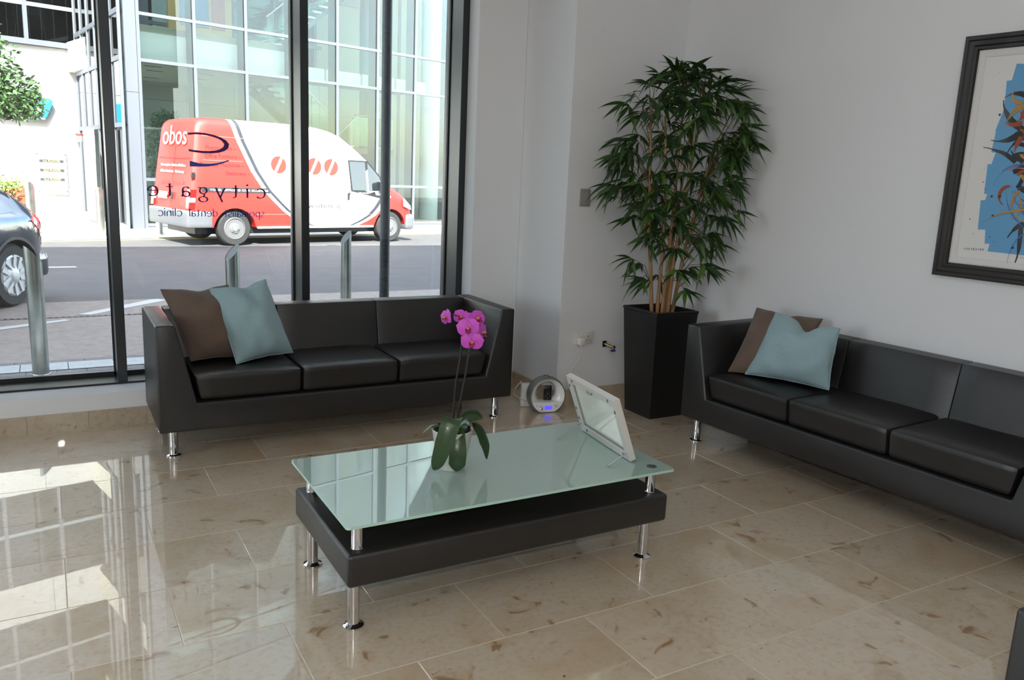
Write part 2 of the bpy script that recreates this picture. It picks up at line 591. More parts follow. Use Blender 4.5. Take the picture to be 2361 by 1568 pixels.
# ================================================================ LETTERING on the window pane (reads from the street)
M_ink = mat('violet_vinyl', (38, 18, 104), 0.5)
M_ink2 = mat('blue_vinyl', (32, 72, 178), 0.5)
def arc(cx, cy, rx_, ry_, a0, a1, n=16):
    return [(cx + rx_ * math.cos(R(a0 + (a1 - a0) * i / n)), cy + ry_ * math.sin(R(a0 + (a1 - a0) * i / n))) for i in range(n + 1)]
GL = {
    'c': ([arc(.48, .5, .42, .5, 42, 318)], .9),
    'i': ([[(.12, 1), (.12, 0)], arc(.12, 1.36, .035, .035, 0, 360, 8)], .24),
    't': ([[(.28, 1.32), (.28, .25)] + arc(.48, .22, .2, .22, 180, 290, 8), [(.02, .98), (.58, .98)]], .6),
    'y': ([[(.02, 1), (.42, .02)], [(.82, 1), (.26, -.5)]], .86),
    'g': ([arc(.4, .66, .3, .33, 0, 360), [(.56, .95), (.84, .98)], arc(.4, .66, .3, .33, 235, 262, 4) + [(.3, .16), (.42, .06)] + arc(.42, -.24, .36, .27, 80, -280, 20)], .86),
    'a': ([arc(.36, .68, .28, .32, 150, 0, 10) + [(.64, .2), (.74, 0)], arc(.36, .27, .29, .27, 30, 340, 16), [(.64, .56), (.36, .54)]], .8),
    'e': ([[(.07, .56), (.85, .56)] + arc(.46, .5, .4, .5, 8, 318, 20)], .9),
    's': ([arc(.34, .74, .26, .26, 50, 230, 12) + arc(.3, .25, .28, .26, 60, -130, 12)], .64),
    'p': ([[(.1, 1), (.1, -.5)], arc(.42, .5, .34, .5, 150, -150, 16)], .86),
    'l': ([[(.1, 1.5), (.1, 0)]], .24),
    'd': ([[(.72, 1.5), (.72, 0)], arc(.4, .5, .34, .5, 30, 330, 16)], .86),
    'n': ([[(.1, 1), (.1, 0)], [(.1, .6)] + arc(.42, .6, .3, .38, 150, 0, 10) + [(.72, 0)]], .86),
}
def glyph(ch, thick, thin):
    mb = MB()
    for st in GL[ch][0]:
        n = len(st)
        Lp, Rp = [], []
        for i, p in enumerate(st):
            a, b = st[max(i - 1, 0)], st[min(i + 1, n - 1)]
            dx, dy = b[0] - a[0], b[1] - a[1]
            d = math.hypot(dx, dy) or 1
            wv = (thin + (thick - thin) * abs(math.sin(math.atan2(dy, dx) + 0.25))) / 2
            Lp.append((p[0] - dy / d * wv, p[1] + dx / d * wv))
            Rp.append((p[0] + dy / d * wv, p[1] - dx / d * wv))
        v = [(q[0], 0.0, q[1]) for q in Lp] + [(q[0], 0.0, q[1]) for q in Rp]
        mb.add(v, [(i, i + 1, n + i + 1, n + i) for i in range(n - 1)])
        v = [(q[0], 0.0, q[1]) for q in st]
    if ch == 'i':
        mb.add([(.12 + .075 * math.cos(k), 0, 1.36 + .075 * math.sin(k)) for k in (i * math.pi / 5 for i in range(10))], [tuple(range(10))])
    return mb
sign = thing('window_lettering', 'blue clinic lettering and logo stuck on the middle shop window pane, seen reversed', 'sign', (0.9, YG - 0.0045, 1.2))
def write(word, xr, xl, base, xh, m, thick, thin, space):
    adv = [(0.9 if c == ' ' else GL[c][1]) for c in word]
    tot = sum(adv) + space * (len(word) - 1)
    k = (xr - xl) / tot
    x = 0
    for c, a in zip(word, adv):
        if c != ' ':
            g = glyph(c, thick, thin)
            g.v = [(xr - (x + p[0]) * k * 1.0, YG - 0.0045, base + p[2] * xh) for p in g.v]
            g2 = MB().add(g.v, g.f)
            n = len(g2.v)
            obj('letter', g2, m, sign, world=True)
        x += a + space
write('citygate', 1.222, 0.532, 1.290, 0.058, M_ink, 0.17, 0.07, 0.62)
write('specialist dental clinic', 1.212, 0.585, 1.172, 0.032, M_ink2, 0.17, 0.08, 0.12)
# the logo: a flattened arc open to the left and a swoosh below it
outer = [(.770, 1.668), (.82, 1.674), (.87, 1.672), (.92, 1.664), (.96, 1.652), (.99, 1.636), (1.008, 1.614), (1.002, 1.590), (.98, 1.571), (.945, 1.559), (.90, 1.553), (.85, 1.552), (.80, 1.556), (.772, 1.560)]
inner = [(.770, 1.656), (.82, 1.662), (.87, 1.660), (.91, 1.653), (.945, 1.642), (.965, 1.630), (.978, 1.612), (.972, 1.596), (.955, 1.582), (.93, 1.573), (.89, 1.567), (.85, 1.566), (.80, 1.569), (.772, 1.573)]
n_ = len(outer)
lg = MB().add([(a, YG - 0.0045, b) for a, b in outer + inner], [(i, i + 1, n_ + i + 1, n_ + i) for i in range(n_ - 1)])
obj('logo_arc', lg, M_ink, sign, world=True)
top = [(.776, 1.504), (.83, 1.492), (.88, 1.490), (.93, 1.497), (.97, 1.508), (1.004, 1.520)]
bot = [(.774, 1.470), (.83, 1.471), (.88, 1.474), (.93, 1.484), (.97, 1.498), (1.004, 1.512)]
lg = MB().add([(a, YG - 0.0045, b) for a, b in top + bot], [(i, i + 1, 6 + i + 1, 6 + i) for i in range(5)])
obj('logo_swoosh', lg, M_ink2, sign, world=True)

# ================================================================ OUTSIDE: ground
GZ = -0.1
M_asph = mat('asphalt', (62, 61, 61), 0.9, bump=(60, 0.3), var=(3.0, (70, 68, 67)))
M_bay = mat('buff_bay_surface', (118, 109, 102), 0.9, bump=(90, 0.35), var=(14.0, (104, 95, 89)))
M_pave = mat('pale_paving', (196, 192, 184), 0.85)
M_kerb = mat('pale_granite', (140, 143, 142), 0.7, var=(40.0, (122, 126, 126)))
M_paver = mat('grey_paver', (92, 89, 88), 0.85, var=(20.0, (78, 76, 76)))
M_line = mat('white_road_paint', (150, 150, 148), 0.7)
M_yell = mat('yellow_road_paint', (236, 196, 80), 0.7)
M_facade_out = mat('grey_render', (92, 96, 100), 0.8)
KY = math.tan(R(13.0))
def ky(x, d=0.0):                       # far kerb line
    return 18.02 + KY * (x + 0.1) + d
g = MB().add([(-40, 10.27, GZ), (40, 10.27, GZ), (40, ky(40), GZ), (-40, ky(-40), GZ), (-40, 10.27, GZ - .2), (40, 10.27, GZ - .2), (40, ky(40), GZ - .2), (-40, ky(-40), GZ - .2)],
             [(0, 1, 2, 3), (7, 6, 5, 4), (0, 4, 5, 1), (1, 5, 6, 2), (2, 6, 7, 3), (3, 7, 4, 0)])
struct('road', g, M_asph, label='grey asphalt road outside the window')
struct('side_street', MB().box(-40, -6.2, -30, 5.45, GZ - .2, GZ), mat('side_street_paving', (120, 119, 118), .9))
struct('parking_bay', MB().box(-40, 40, 7.25, 10.265, GZ - .2, GZ + 0.002), M_bay, label='buff surfaced parking bay strip')
fp = MB().add([(-40, ky(-40), GZ + .012), (40, ky(40), GZ + .012), (60, 60, GZ + .012), (-60, 60, GZ + .012), (-40, ky(-40), GZ - .2), (40, ky(40), GZ - .2), (60, 60, GZ - .2), (-60, 60, GZ - .2)],
              [(0, 1, 2, 3), (7, 6, 5, 4), (0, 4, 5, 1), (1, 5, 6, 2), (2, 6, 7, 3), (3, 7, 4, 0)])
struct('far_pavement', fp, M_pave, label='bright sunlit pavement across the road')
near = sempty('near_pavement', (0, 0, GZ), label='grey paver strip and pale kerb outside the window')
obj('paving_bed', MB().box(-40, 40, 5.46, 7.245, -0.2, 0.0), M_paver, near)
kme = MB().box(0.003, 0.317, 6.87, 7.12, 0.0, 0.014).mesh('kerb_stone', mats=[M_kerb])
for k in range(-5, 14):
    o = link('kerb_stone', kme, near); o.location = (k * 0.32 + 0.08, 0, 0)
kme = MB().box(0.003, 0.477, 7.125, 7.24, 0.0, 0.008).mesh('edging_stone', mats=[M_paver])
for k in range(-4, 9):
    o = link('edging_stone', kme, near); o.location = (k * 0.48 + 0.2, 0, 0)
pme = MB().box(0.002, 0.198, 0.002, 0.098, 0.0, 0.008).mesh('paver', mats=[M_paver])
for r_ in range(9):
    for k in range(-7, 10):
        o = link('paver', pme, near); o.location = (k * 0.2 + (0.1 if r_ % 2 else 0), 6.77 - 0.1 * r_, 0)

def flat(name, pts, m, label, cat, z=0.004, group=None):
    n = len(pts)
    mb = MB().add([(p[0], p[1], GZ + z) for p in pts] + [(p[0], p[1], GZ + 0.0005) for p in pts],
                  [tuple(range(n)), tuple(reversed(range(n, 2 * n)))] + [(i, n + i, n + (i + 1) % n, (i + 1) % n) for i in range(n)])
    return tag(obj(name, mb, m), label, cat, group)
flat('lane_dash', [(-1.6, 13.50), (0.36, 13.50), (0.33, 13.64), (-1.6, 13.66)], M_line, 'short white centre line dash on the shaded asphalt beside the dark car', 'road marking')
flat('bay_line', [(.22, 9.36), (.34, 9.32), (1.16, 10.10), (1.08, 10.22), (1.0, 10.2)], M_line, 'white slanted bay line nearer the middle pane, crossing the left mullion', 'road marking', z=0.007)
flat('bay_line', [(-1.3, 8.28), (-.45, 8.68), (.16, 9.04), (.10, 9.10), (-.5, 8.80), (-1.35, 8.4)], M_line, 'white slanted bay line at far left behind the large steel bollard', 'road marking', z=0.007)
flat('yellow_line', [(-9, ky(-9, -.36)), (16, ky(16, -.36)), (16, ky(16, -.26)), (-9, ky(-9, -.26))], M_yell, 'yellow no parking line along the far kerb under the van', 'road marking')
dr = thing('drain_channel', 'slotted drain channel running across the parking bay', 'drain', (-0.2, 9.25, GZ))
obj('channel_bed', MB().box(-5, 6, 9.215, 9.285, 0.0025, 0.005), M_paver, dr, world=False)
for o in CH(dr): o.location = (0.2, -9.25, 0)
slot = MB().box(0, 0.028, -0.022, 0.022, 0.0055, 0.008).mesh('slot', mats=[M_gasket])
for k in range(36):
    o = link('slot', slot, dr); o.location = (-0.55 + k * 0.055, 0, 0)

# our own building above the shop window: it throws the shade on the near half of the road
bh = 9.9
own = MB()
own.box(-17, 13, 5.62, 6.0, CEIL + .2, bh)
own.box(-17, 13, -14, 6.0, bh - .3, bh)  # unseen roof slab, run back to block sun from the side window
own.box(2.96, 13, 5.4, 5.6, GZ, CEIL + .3)
struct('wall_street_front', own, M_facade_out)

# ================================================================ OUTSIDE: glass office building
FA = R(13.0)
gb = thing('glass_building', 'glass curtain wall office building across the road with pale mullions', 'building', (2.0, 20.92, GZ), FA)
M_cw = mat('silver_cladding', (80, 84, 91), 0.5, 0.1)
M_fin = mat('grey_steel_fin', (96, 108, 112), 0.5)
M_cwg = glass_mat('curtain_glass', (235, 244, 241), 1.0, 1.5)
M_fascia = mat('white_fascia', (238, 238, 236), 0.6)
M_beige = mat('beige_interior', (168, 163, 146), 0.8)
M_slab = mat('pale_soffit', (186, 184, 170), 0.8)
UZ = [0.10, 1.15, 3.80, 4.80, 7.45, 8.45, 11.10, 12.10, 14.75, 15.75, 18.4]
NU = 12
def UU(k): return 0.04 + 1.27 * k
TOPZ = 18.5
zc = [0, 3.08, 6.1, 9.1, 12.2, 15.3, 18.5]
for a, b in zip(zc[:-1], zc[1:]):
    obj('corner_panel', MB().box(-.27, -.012, -.05, .5, a + .004, b - .004), M_cw, gb)
for k in range(NU + 1):
    u = UU(k)
    obj('mullion', MB().box(u - .036, u + .036, -.03, .06, 0.0, TOPZ), M_cw, gb)
    obj('steel_fin', MB().box(u - .03, u + .03, .075, .42, 0.0, TOPZ), M_fin, gb)
for z in UZ:
    obj('transom', MB().box(UU(0), UU(NU), -.025, .05, z - .036, z + .036), M_cw, gb)
obj('plinth', MB().box(UU(0), UU(NU), -.02, .3, 0.0, 0.055), M_cw, gb)
for k in range(NU):
    for a, b in zip(UZ[:-1], UZ[1:]):
        obj('pane', MB().box(UU(k) + .03, UU(k + 1) - .03, .003, .011, a + .03, b - .03), M_cwg, gb)
# inside it
U1 = UU(NU)
obj('ground_slab', MB().box(-.1, U1, .07, 9, -.12, 0.03), M_slab, gb)
obj('back_wall', MB().box(-.1, U1, 9, 9.2, 0, TOPZ), M_beige, gb)
obj('end_wall', MB().box(U1, U1 + .2, 0, 9, 0, TOPZ), M_beige, gb)
obj('roof', MB().box(-.3, U1 + .2, -.1, 9.2, TOPZ, TOPZ + .3), M_cw, gb)
for z in (3.86, 7.5, 11.15, 14.8):
    obj('floor_slab', MB().box(.05, 4.45, .45, 9, z, z + .78), M_slab, gb)
    obj('fascia', MB().box(.05, 4.45, .43, .448, z - .02, z + .62), M_fascia, gb)
M_slotl = mat('dark_slot', (60, 58, 54), 0.7)
for u, wv in ((.7, 1.6), (1.1, 2.6), (.9, 3.6), (2.2, 2.0), (2.6, 3.4), (3.4, 1.5), (3.9, 2.8), (1.7, 4.6), (3.0, 4.8)):
    obj('ceiling_slot', MB().box(u, u + .42, wv, wv + .07, 3.852, 3.859), M_slotl, gb)
obj('partition', MB().box(2.5, 8.5, 6.4, 6.5, .03, 3.85), M_beige, gb)
obj('blue_board', MB().box(3.25, 4.15, 6.36, 6.395, 1.9, 2.75), mat('dull_blue_board', (74, 104, 142), .7), gb)
obj('red_board', MB().box(4.2, 4.62, 6.36, 6.395, 1.9, 2.7), mat('dull_red_board', (150, 86, 76), .7), gb)
obj('tan_screen', MB().box(1.7, 3.4, 2.6, 2.7, 4.65, 7.3), mat('tan_board', (170, 138, 92), .7), gb)
obj('blue_board', MB().box(2.0, 2.75, 2.56, 2.595, 5.1, 6.0), MATS['dull_blue_board'], gb)
obj('red_board', MB().box(2.85, 3.2, 2.56, 2.595, 5.1, 6.0), MATS['dull_red_board'], gb)
obj('dark_screen', MB().box(.3, 1.2, 2.6, 2.7, 4.65, 7.3), mat('dark_screen_cloth', (84, 84, 96), .8), gb)
# balcony edge, landing slabs
obj('balcony_slab', MB().box(4.5, 9.2, 1.7, 3.2, 4.02, 4.32), M_slab, gb)
for k in range(4):
    obj('balcony_fascia', MB().box(4.55 + k * 1.2, 5.68 + k * 1.2, 1.66, 1.698, 4.0, 4.34), M_fascia, gb)
for zb in (7.7, 11.35, 15.0):
    obj('balcony_slab', MB().box(4.5, 9.2, 1.7, 3.2, zb, zb + .3), M_slab, gb)
    obj('balcony_fascia', MB().box(4.55, 9.2, 1.66, 1.698, zb - .02, zb + .34), M_fascia, gb)
obj('tower_column', MB().lathe([(.32, 0), (.32, 18.3)], (10.2, 2.6, 0.03), 20), M_fascia, gb, smooth=True)
obj('tower_column', MB().lathe([(.26, 0), (.26, 18.3)], (8.55, 3.9, 0.03), 20), M_fin, gb, smooth=True)
for k in range(6):
    obj('service_frame', MB().box(9.0 + k * .5, 9.07 + k * .5, 4.2, 4.3, 0.03, 18.3), M_fin, gb)

# staircase in the atrium
st = thing('staircase', 'open tread staircase with glass balustrade inside the glass building', 'staircase', (2.0, 20.92, GZ + .03), FA)
M_tread = mat('grey_tread', (128, 122, 108), .7)
M_bal = glass_mat('balustrade_glass', (176, 222, 212), 1.0)
def flight(u0, z0, u1, z1, wv, n, depth, m):
    for i in range(n):
        t = (i + .5) / n
        u, z = u0 + (u1 - u0) * t, z0 + (z1 - z0) * t
        obj('tread', MB().box(u - .15, u + .15, wv, wv + depth, z - .05, z), m, st)
    sg = MB()
    for ww in (wv + .25, wv + depth - .25):
        sg.bar((u0, ww, z0 - .22), (u1, ww, z1 - .22), .12, .24)
    obj('stringer', sg, M_fin, st)
    obj('handrail', MB().tube([(u0, wv, z0 + .95), (u1, wv, z1 + .95)], .025, 8), M_steel, st)
    obj('balustrade', MB().add([(u0, wv, z0 + .02), (u1, wv, z1 + .02), (u1, wv, z1 + .9), (u0, wv, z0 + .9)], [(0, 1, 2, 3)]), M_bal, st)
    for t in (0.02, .35, .68, .98):
        u, z = u0 + (u1 - u0) * t, z0 + (z1 - z0) * t
        obj('baluster', MB().tube([(u, wv + .02, z - .2), (u, wv + .02, z + 1.0)], .018, 6), M_fin, st)
flight(4.7, 3.95, 6.9, 2.2, 3.3, 11, 1.2, M_tread)
obj('landing', MB().box(6.9, 8.3, 2.0, 4.5, 2.02, 2.2), M_tread, st)
obj('handrail', MB().tube([(6.9, 2.0, 3.15), (8.3, 2.0, 3.15)], .025, 8), M_steel, st)
obj('balustrade', MB().box(6.9, 8.3, 1.99, 2.0, 2.25, 3.1), M_bal, st)
flight(6.9, 2.1, 5.2, .55, 2.0, 9, 1.2, M_tread)
flight(4.6, 4.75, 7.4, 7.1, 3.0, 13, 1.2, M_fascia)

# return wall of the same building: glazing running back towards the white building
RA, RB = (1.66, 20.7), (1.0, 26.2)
rl = math.hypot(RB[0] - RA[0], RB[1] - RA[1])
rang = math.atan2(RB[1] - RA[1], RB[0] - RA[0])
rwall = thing('glazed_return', 'narrow glazed side wall with doorway beside the pale corner column', 'facade', (RA[0], RA[1], GZ), rang)
NR = 6
for k in range(NR + 1):
    u = rl * k / NR
    obj('mullion', MB().box(u - .03, u + .03, -.012, .05, 0, TOPZ), M_cw, rwall)
for z in (.06, 2.35, 3.8, 4.8, 7.4, 9.8):
    obj('transom', MB().box(0, rl, -.01, .045, z - .05, z + .05), M_cw, rwall)
for k in range(NR):
    for a, b in ((.12, 2.29), (2.41, 3.74), (3.86, 4.74), (4.86, 7.34), (7.46, 9.74)):
        if k in (2, 3) and a < 1: continue
        obj('pane', MB().box(rl * k / NR + .03, rl * (k + 1) / NR - .03, .004, .012, a, b), glass_mat('clear_glass', (222, 234, 232), 1.2), rwall)
obj('door_leaf', MB().box(rl * 2 / NR + .04, rl * 3 / NR + .3, .3, .35, .03, 2.28), mat('dark_door', (104, 110, 114), .5), rwall)
obj('pull_handle', MB().tube([(rl * 2 / NR + .1, -.12, .35), (rl * 2 / NR + .1, -.12, 1.75)], .03, 8), M_steel, rwall, smooth=True)
obj('pull_handle', MB().tube([(rl * 4 / NR - .2, -.12, .35), (rl * 4 / NR - .2, -.12, 1.2)], .03, 8), M_steel, rwall, smooth=True)

# ================================================================ OUTSIDE: white building at the back left
wb = thing('white_building', 'white clad building with dark ribbon window at far left across the road', 'building', (.99, 26.45, GZ), FA)
M_clad = mat('white_cladding', (158, 158, 156), .6)
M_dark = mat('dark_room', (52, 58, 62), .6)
M_wg = glass_mat('office_glass', (150, 164, 166), 1.3)
for k in range(-9, 6):
    for a, b in ((0, 1.10), (1.11, 2.22), (2.23, 3.34), (3.35, 4.45)):
        obj('cladding_panel', MB().box(k * 1.5 + .006, k * 1.5 + 1.494, 0, .12, a, b), M_clad, wb)
    for a, b in ((7.0, 8.2), (11.0, 12.2), (15.0, 16.4)):
        obj('cladding_panel', MB().box(k * 1.5 + .006, k * 1.5 + 1.494, 0, .12, a, b), M_clad, wb)
obj('window_ledge', MB().box(-13.5, 9, -.12, .2, 4.46, 4.60), M_cw, wb)
obj('backing_wall', MB().box(-13.5, 9, .2, .3, 0, 4.45), M_beige, wb)
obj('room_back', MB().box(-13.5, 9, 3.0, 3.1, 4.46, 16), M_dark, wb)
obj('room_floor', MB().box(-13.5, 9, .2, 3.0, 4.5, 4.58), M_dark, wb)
for za, zb, zm in ((4.6, 7.0, 5.5), (8.2, 11.0, 9.4), (12.2, 15.0, 13.4)):
    for k in range(-10, 7):
        u = -1.18 + k * 1.42
        obj('window_mullion', MB().box(u - .05, u + .05, -.02, .12, za, zb), M_cw, wb)
        if k < 6:
            obj('window_pane', MB().box(u + .05, u + 1.37, .03, .04, za, zm - .05), M_wg, wb)
            obj('window_pane', MB().box(u + .05, u + 1.37, .03, .04, zm + .05, zb), M_wg, wb)
    obj('window_transom', MB().box(-13.5, 7.6, -.01, .1, zm - .05, zm + .05), mat('grey_transom', (110, 118, 122), .5), wb)
obj('roof', MB().box(-13.5, 9, -.1, 3.1, 16.4, 16.7), M_cw, wb)
ez = thing('flip_chart', 'pale flip chart on an easel inside the dark upstairs window', 'easel', (-.4 + .2, 26.17 + 1.0, 4.5), FA)
obj('board', MB().box(-.25, .55, 0, .03, .45, 1.15), M_beige, ez)
obj('paper', MB().box(-.1, .5, -.02, -.002, .75, 1.2), M_fascia, ez)
for a in (-.25, .55):
    obj('leg', MB().tube([(a, 0, .05), (a * .6 + .06, 0, 1.2)], .012, 6), M_steel, ez)

def wbpt(u, z, w=0.0):
    return (.99 + u * math.cos(FA) - w * math.sin(FA), 26.45 + u * math.sin(FA) + w * math.cos(FA), z)
M_bsign = mat('bright_blue_sign', (30, 140, 226), .4)
sg = thing('blue_sign', 'long blue fascia sign with a slanted rounded end behind the tree', 'sign', wbpt(-1.9, 2.48), FA)
o = MB().prism([(-1.6, 0), (1.0, 0), (1.04, .03), (1.2, .38), (1.2, .46), (1.14, .52), (-1.6, .58)], -.2, -.02, 'Y')
obj('sign_panel', o, M_bsign, sg, bevel=(.015, 1))
obj('sign_rim', MB().box(-1.6, 1.0, -.19, -.03, -.04, -.003), M_greyplas, sg)
sg = thing('logo_sign', 'small blue square sign with a white curve, seen through the glazed side wall', 'sign', wbpt(1.05, 2.5), FA)
obj('sign_panel', MB().box(-.16, .5, -.2, -.02, 0, .5), M_bsign, sg)
obj('sign_curve', MB().prism([(-.1, .30), (.4, .28), (.42, .12), (.3, .07), (.1, .08), (-.02, .16)], -.208, -.202, 'Y'), M_fascia, sg)
db = thing('directory_board', 'white floor directory board with black and gold name strips on white wall', 'sign', wbpt(-1.18, .48), FA)
M_strip = mat('black_strip', (44, 46, 54), .5)
M_gold = mat('gold_lettering', (214, 184, 92), .5)
obj('board', MB().box(0, .76, -.07, -.03, -.04, 1.12), M_fascia, db)
for a in (.03, .73):
    obj('standoff', MB().lathe([(.02, 0), (.02, .03)], (a, -.07, .05), 8, 'Y'), M_steel, db)
    obj('standoff', MB().lathe([(.02, 0), (.02, .03)], (a, -.07, 1.05), 8, 'Y'), M_steel, db)
for zz, s in ((.83, '1st FLOOR'), (.58, '2nd FLOOR'), (.33, '3rd FLOOR')):
    o = obj('name_strip', MB().box(.08, .68, -.085, -.071, zz, zz + .075), M_strip, db)
    text('lettering', s, .07, M_gold, o, (.17, -.0865, zz + .012), (R(90), 0, 0), .002, width=.42)
wl = thing('wall_lamp', 'small red and grey wall lamp on white wall near glazed side wall', 'lamp', wbpt(-.12, 1.9), FA)
obj('shade', MB().lathe([(.13, 0), (.16, .16), (.13, .17)], (.1, -.16, 0), 14), M_greyplas, wl, smooth=True)
obj('cap', MB().lathe([(.15, 0), (.16, .05)], (.1, -.16, .175), 14), mat('signal_red', (196, 42, 36), .5), wl, smooth=True)

# ================================================================ OUTSIDE: trees and planters
M_leaf_t = mat('tree_leaf', (62, 92, 44), .6, var=(9.0, (36, 58, 28)))
M_leaf_p = mat('pale_leaf', (120, 152, 110), .6, var=(9.0, (72, 104, 66)))
M_bark = mat('bark', (92, 78, 62), .9)
def foliage(n, shape, size, seed):
    rnd = random.Random(seed)
    mb = MB()
    for i in range(n):
        p = Vector(shape(rnd))
        d = Vector((rnd.uniform(-1, 1), rnd.uniform(-1, 1), rnd.uniform(-.9, .5))).normalized()
        s = d.cross(Vector((rnd.uniform(-1, 1), rnd.uniform(-1, 1), rnd.uniform(-1, 1)))).normalized()
        l = size * rnd.uniform(.6, 1.3)
        mb.add([p, p + d * l * .5 + s * l * .22, p + d * l, p + d * l * .5 - s * l * .22], [(0, 1, 2, 3)])
    return mb
def blob(c, r):
    def f(rnd):
        while True:
            v = (rnd.uniform(-1, 1), rnd.uniform(-1, 1), rnd.uniform(-1, 1))
            q = math.sqrt(v[0] ** 2 + v[1] ** 2 + v[2] ** 2)
            if .35 < q < 1: return (c[0] + v[0] * r[0], c[1] + v[1] * r[1], c[2] + v[2] * r[2])
    return f
def multi(bl):
    fs = [blob(*b) for b in bl]
    return lambda rnd: rnd.choice(fs)(rnd)
tr = thing('street_tree', 'leafy green street tree at the left edge behind the timber planter', 'tree', (-1.25, 19.9, GZ))
obj('trunk', MB().tube([(0, 0, 0), (.03, .02, 1.2), (.0, .0, 2.4), (.05, 0, 3.4)], [.11, .09, .08, .05], 10), M_bark, tr, smooth=True)
br = MB()
for q in ((.8, -.2, 2.9), (-.7, .3, 3.2), (.4, .5, 3.6), (.2, -.6, 3.2), (.9, .1, 2.7)):
    br.tube([(0, 0, 1.9), (q[0] * .5, q[1] * .5, q[2] * .85), q], [.05, .035, .015], 6)
obj('branches', br, M_bark, tr, smooth=True)['kind'] = 'stuff'
fo = obj('foliage', foliage(5200, multi([((.55, 0, 2.85), (.78, .7, .55)), ((.2, .1, 3.45), (.75, .7, .6)), ((-.6, .2, 3.2), (.8, .7, .8)), ((.9, 0, 2.6), (.5, .5, .32)), ((.15, 0, 3.95), (.5, .5, .4)), ((.3, -.3, 2.6), (.6, .4, .3))]), .15, 3), M_leaf_t, tr)
fo['kind'] = 'stuff'
pt = thing('timber_planter', 'orange brown timber slat planter with flowers at the left edge', 'planter', (-1.75, 19.75, GZ))
M_wood = mat('cedar_board', (132, 60, 30), .55, var=(6.0, (108, 46, 22)))
for k in range(5):
    obj('board', MB().box(-.1, 1.42, 0, .05, .04 + k * .18, .205 + k * .18), M_wood, pt)
    obj('board', MB().box(1.37, 1.42, .055, 1.2, .04 + k * .18, .205 + k * .18), M_wood, pt)
obj('liner', MB().box(-.1, 1.36, .06, 1.2, 0, .88), M_gasket, pt)
obj('foliage', foliage(1500, multi([((.7, .3, 1.0), (.75, .4, .16)), ((.9, .1, .92), (.55, .25, .12))]), .09, 5), mat('bedding_leaf', (150, 176, 96), .6, var=(12.0, (110, 140, 66))), pt)['kind'] = 'stuff'
obj('trailing_stems', foliage(500, blob((.75, -.06, .74), (.55, .05, .2)), .12, 6), mat('dry_trailing_leaf', (104, 62, 38), .8), pt)['kind'] = 'stuff'
fl = MB()
rnd = random.Random(4)
for i in range(46):
    c = (rnd.uniform(.05, 1.4), rnd.uniform(-.05, .5), rnd.uniform(.93, 1.14))
    fl.lathe([(.004, 0), (.045, .025), (.03, .03)], c, 7)
obj('blossoms', fl, mat('cream_petal', (244, 240, 196), .6), pt)['kind'] = 'stuff'
# tree set inside the glass building in place of a street tree's reflection
gt = thing('reflection_tree', 'pale potted tree behind the left glass panes, standing in for a reflected street tree, beside the van', 'tree', (2.55, 21.7, GZ + .03))
obj('pot', MB().lathe([(.18, 0), (.26, .5), (.24, .5), (.2, .42)], n=16), mat('terracotta', (150, 92, 66), .7), gt, smooth=True)
obj('trunk', MB().tube([(0, 0, .4), (.03, 0, 1.2), (0, .03, 2.1)], [.04, .035, .02], 8), M_bark, gt, smooth=True)
obj('foliage', foliage(1700, multi([((0, 0, 2.0), (.42, .4, .55)), ((.05, 0, 1.35), (.38, .38, .4)), ((.1, 0, 2.5), (.35, .3, .25))]), .13, 8), M_leaf_p, gt)['kind'] = 'stuff'

# ================================================================ OUTSIDE: bollards, lamp post
M_boll = mat('weathered_steel', (156, 160, 154), .28, .9, var=(5.0, (128, 133, 128)))
def bollard(x, y, h, r, label, dx=-1.0, group=None):
    t = thing('steel_bollard', label, 'bollard', (x, y, GZ), group=group)
    n = 28
    mb = MB()
    ring0 = [(r * math.cos(2 * math.pi * k / n), r * math.sin(2 * math.pi * k / n)) for k in range(n)]
    c, s = math.cos(dx), math.sin(dx)
    v = [(a, b, 0) for a, b in ring0] + [(a, b, h + (a * c + b * s) / r * r * 1.15) for a, b in ring0]
    mb.add(v, [(k, (k + 1) % n, n + (k + 1) % n, n + k) for k in range(n)] + [tuple(range(n))], 0)
    obj('post', mb, M_boll, t, smooth=True)
    cp = MB().add([(a * .985, b * .985, h - .004 + (a * c + b * s) * 1.15) for a, b in ring0], [tuple(range(n))])
    obj('cap', cp, mat('steel_cap', (70, 74, 73), .5, .6), t)
    obj('base_collar', MB().lathe([(r + .004, 0), (r + .004, .02), (r, .024)], n=n), M_boll, t, smooth=True)
    return t
bollard(-.10, 6.75, .90, .056, 'large brushed steel bollard outside the left pane with slanted top', R(200))
bollard(1.285, 6.79, .90, .056, 'slant topped steel bollard outside the middle pane, behind the sofa cushions', R(20))
bollard(2.70, 8.23, .90, .056, 'slant topped steel bollard outside the right pane, left of the dark pole', R(20))
bollard(-.25, 18.86, .98, .085, 'far steel bollard beside the timber planter', R(265))
bollard(.99, 18.98, .92, .075, 'far steel bollard in front of the glazed side wall', R(265))
bollard(2.14, 19.30, .86, .07, 'far steel bollard just behind the red van tail', R(265))
for x, lb in ((4.85, 'steel bollard foot seen under the middle of the van'), (6.35, 'steel bollard foot seen under the front of the van'), (10.1, 'far steel bollard at the right edge of the window')):
    bollard(x, ky(x, .75), .9, .07, lb, R(265))
M_pole = mat('dark_galvanised', (62, 66, 68), .55, .6, bump=(120, .3), var=(30.0, (46, 50, 52)))
pl_ = thing('lamp_post', 'dark galvanised lamp post outside the right pane', 'lamp post', (3.135, 8.25, GZ))
obj('pole', MB().lathe([(.053, 0), (.051, 3.5), (.047, 6.2)], n=24), M_pole, pl_, smooth=True)
obj('base_flange', MB().lathe([(.1, 0), (.1, .02), (.056, .025)], n=20), M_pole, pl_, smooth=True)
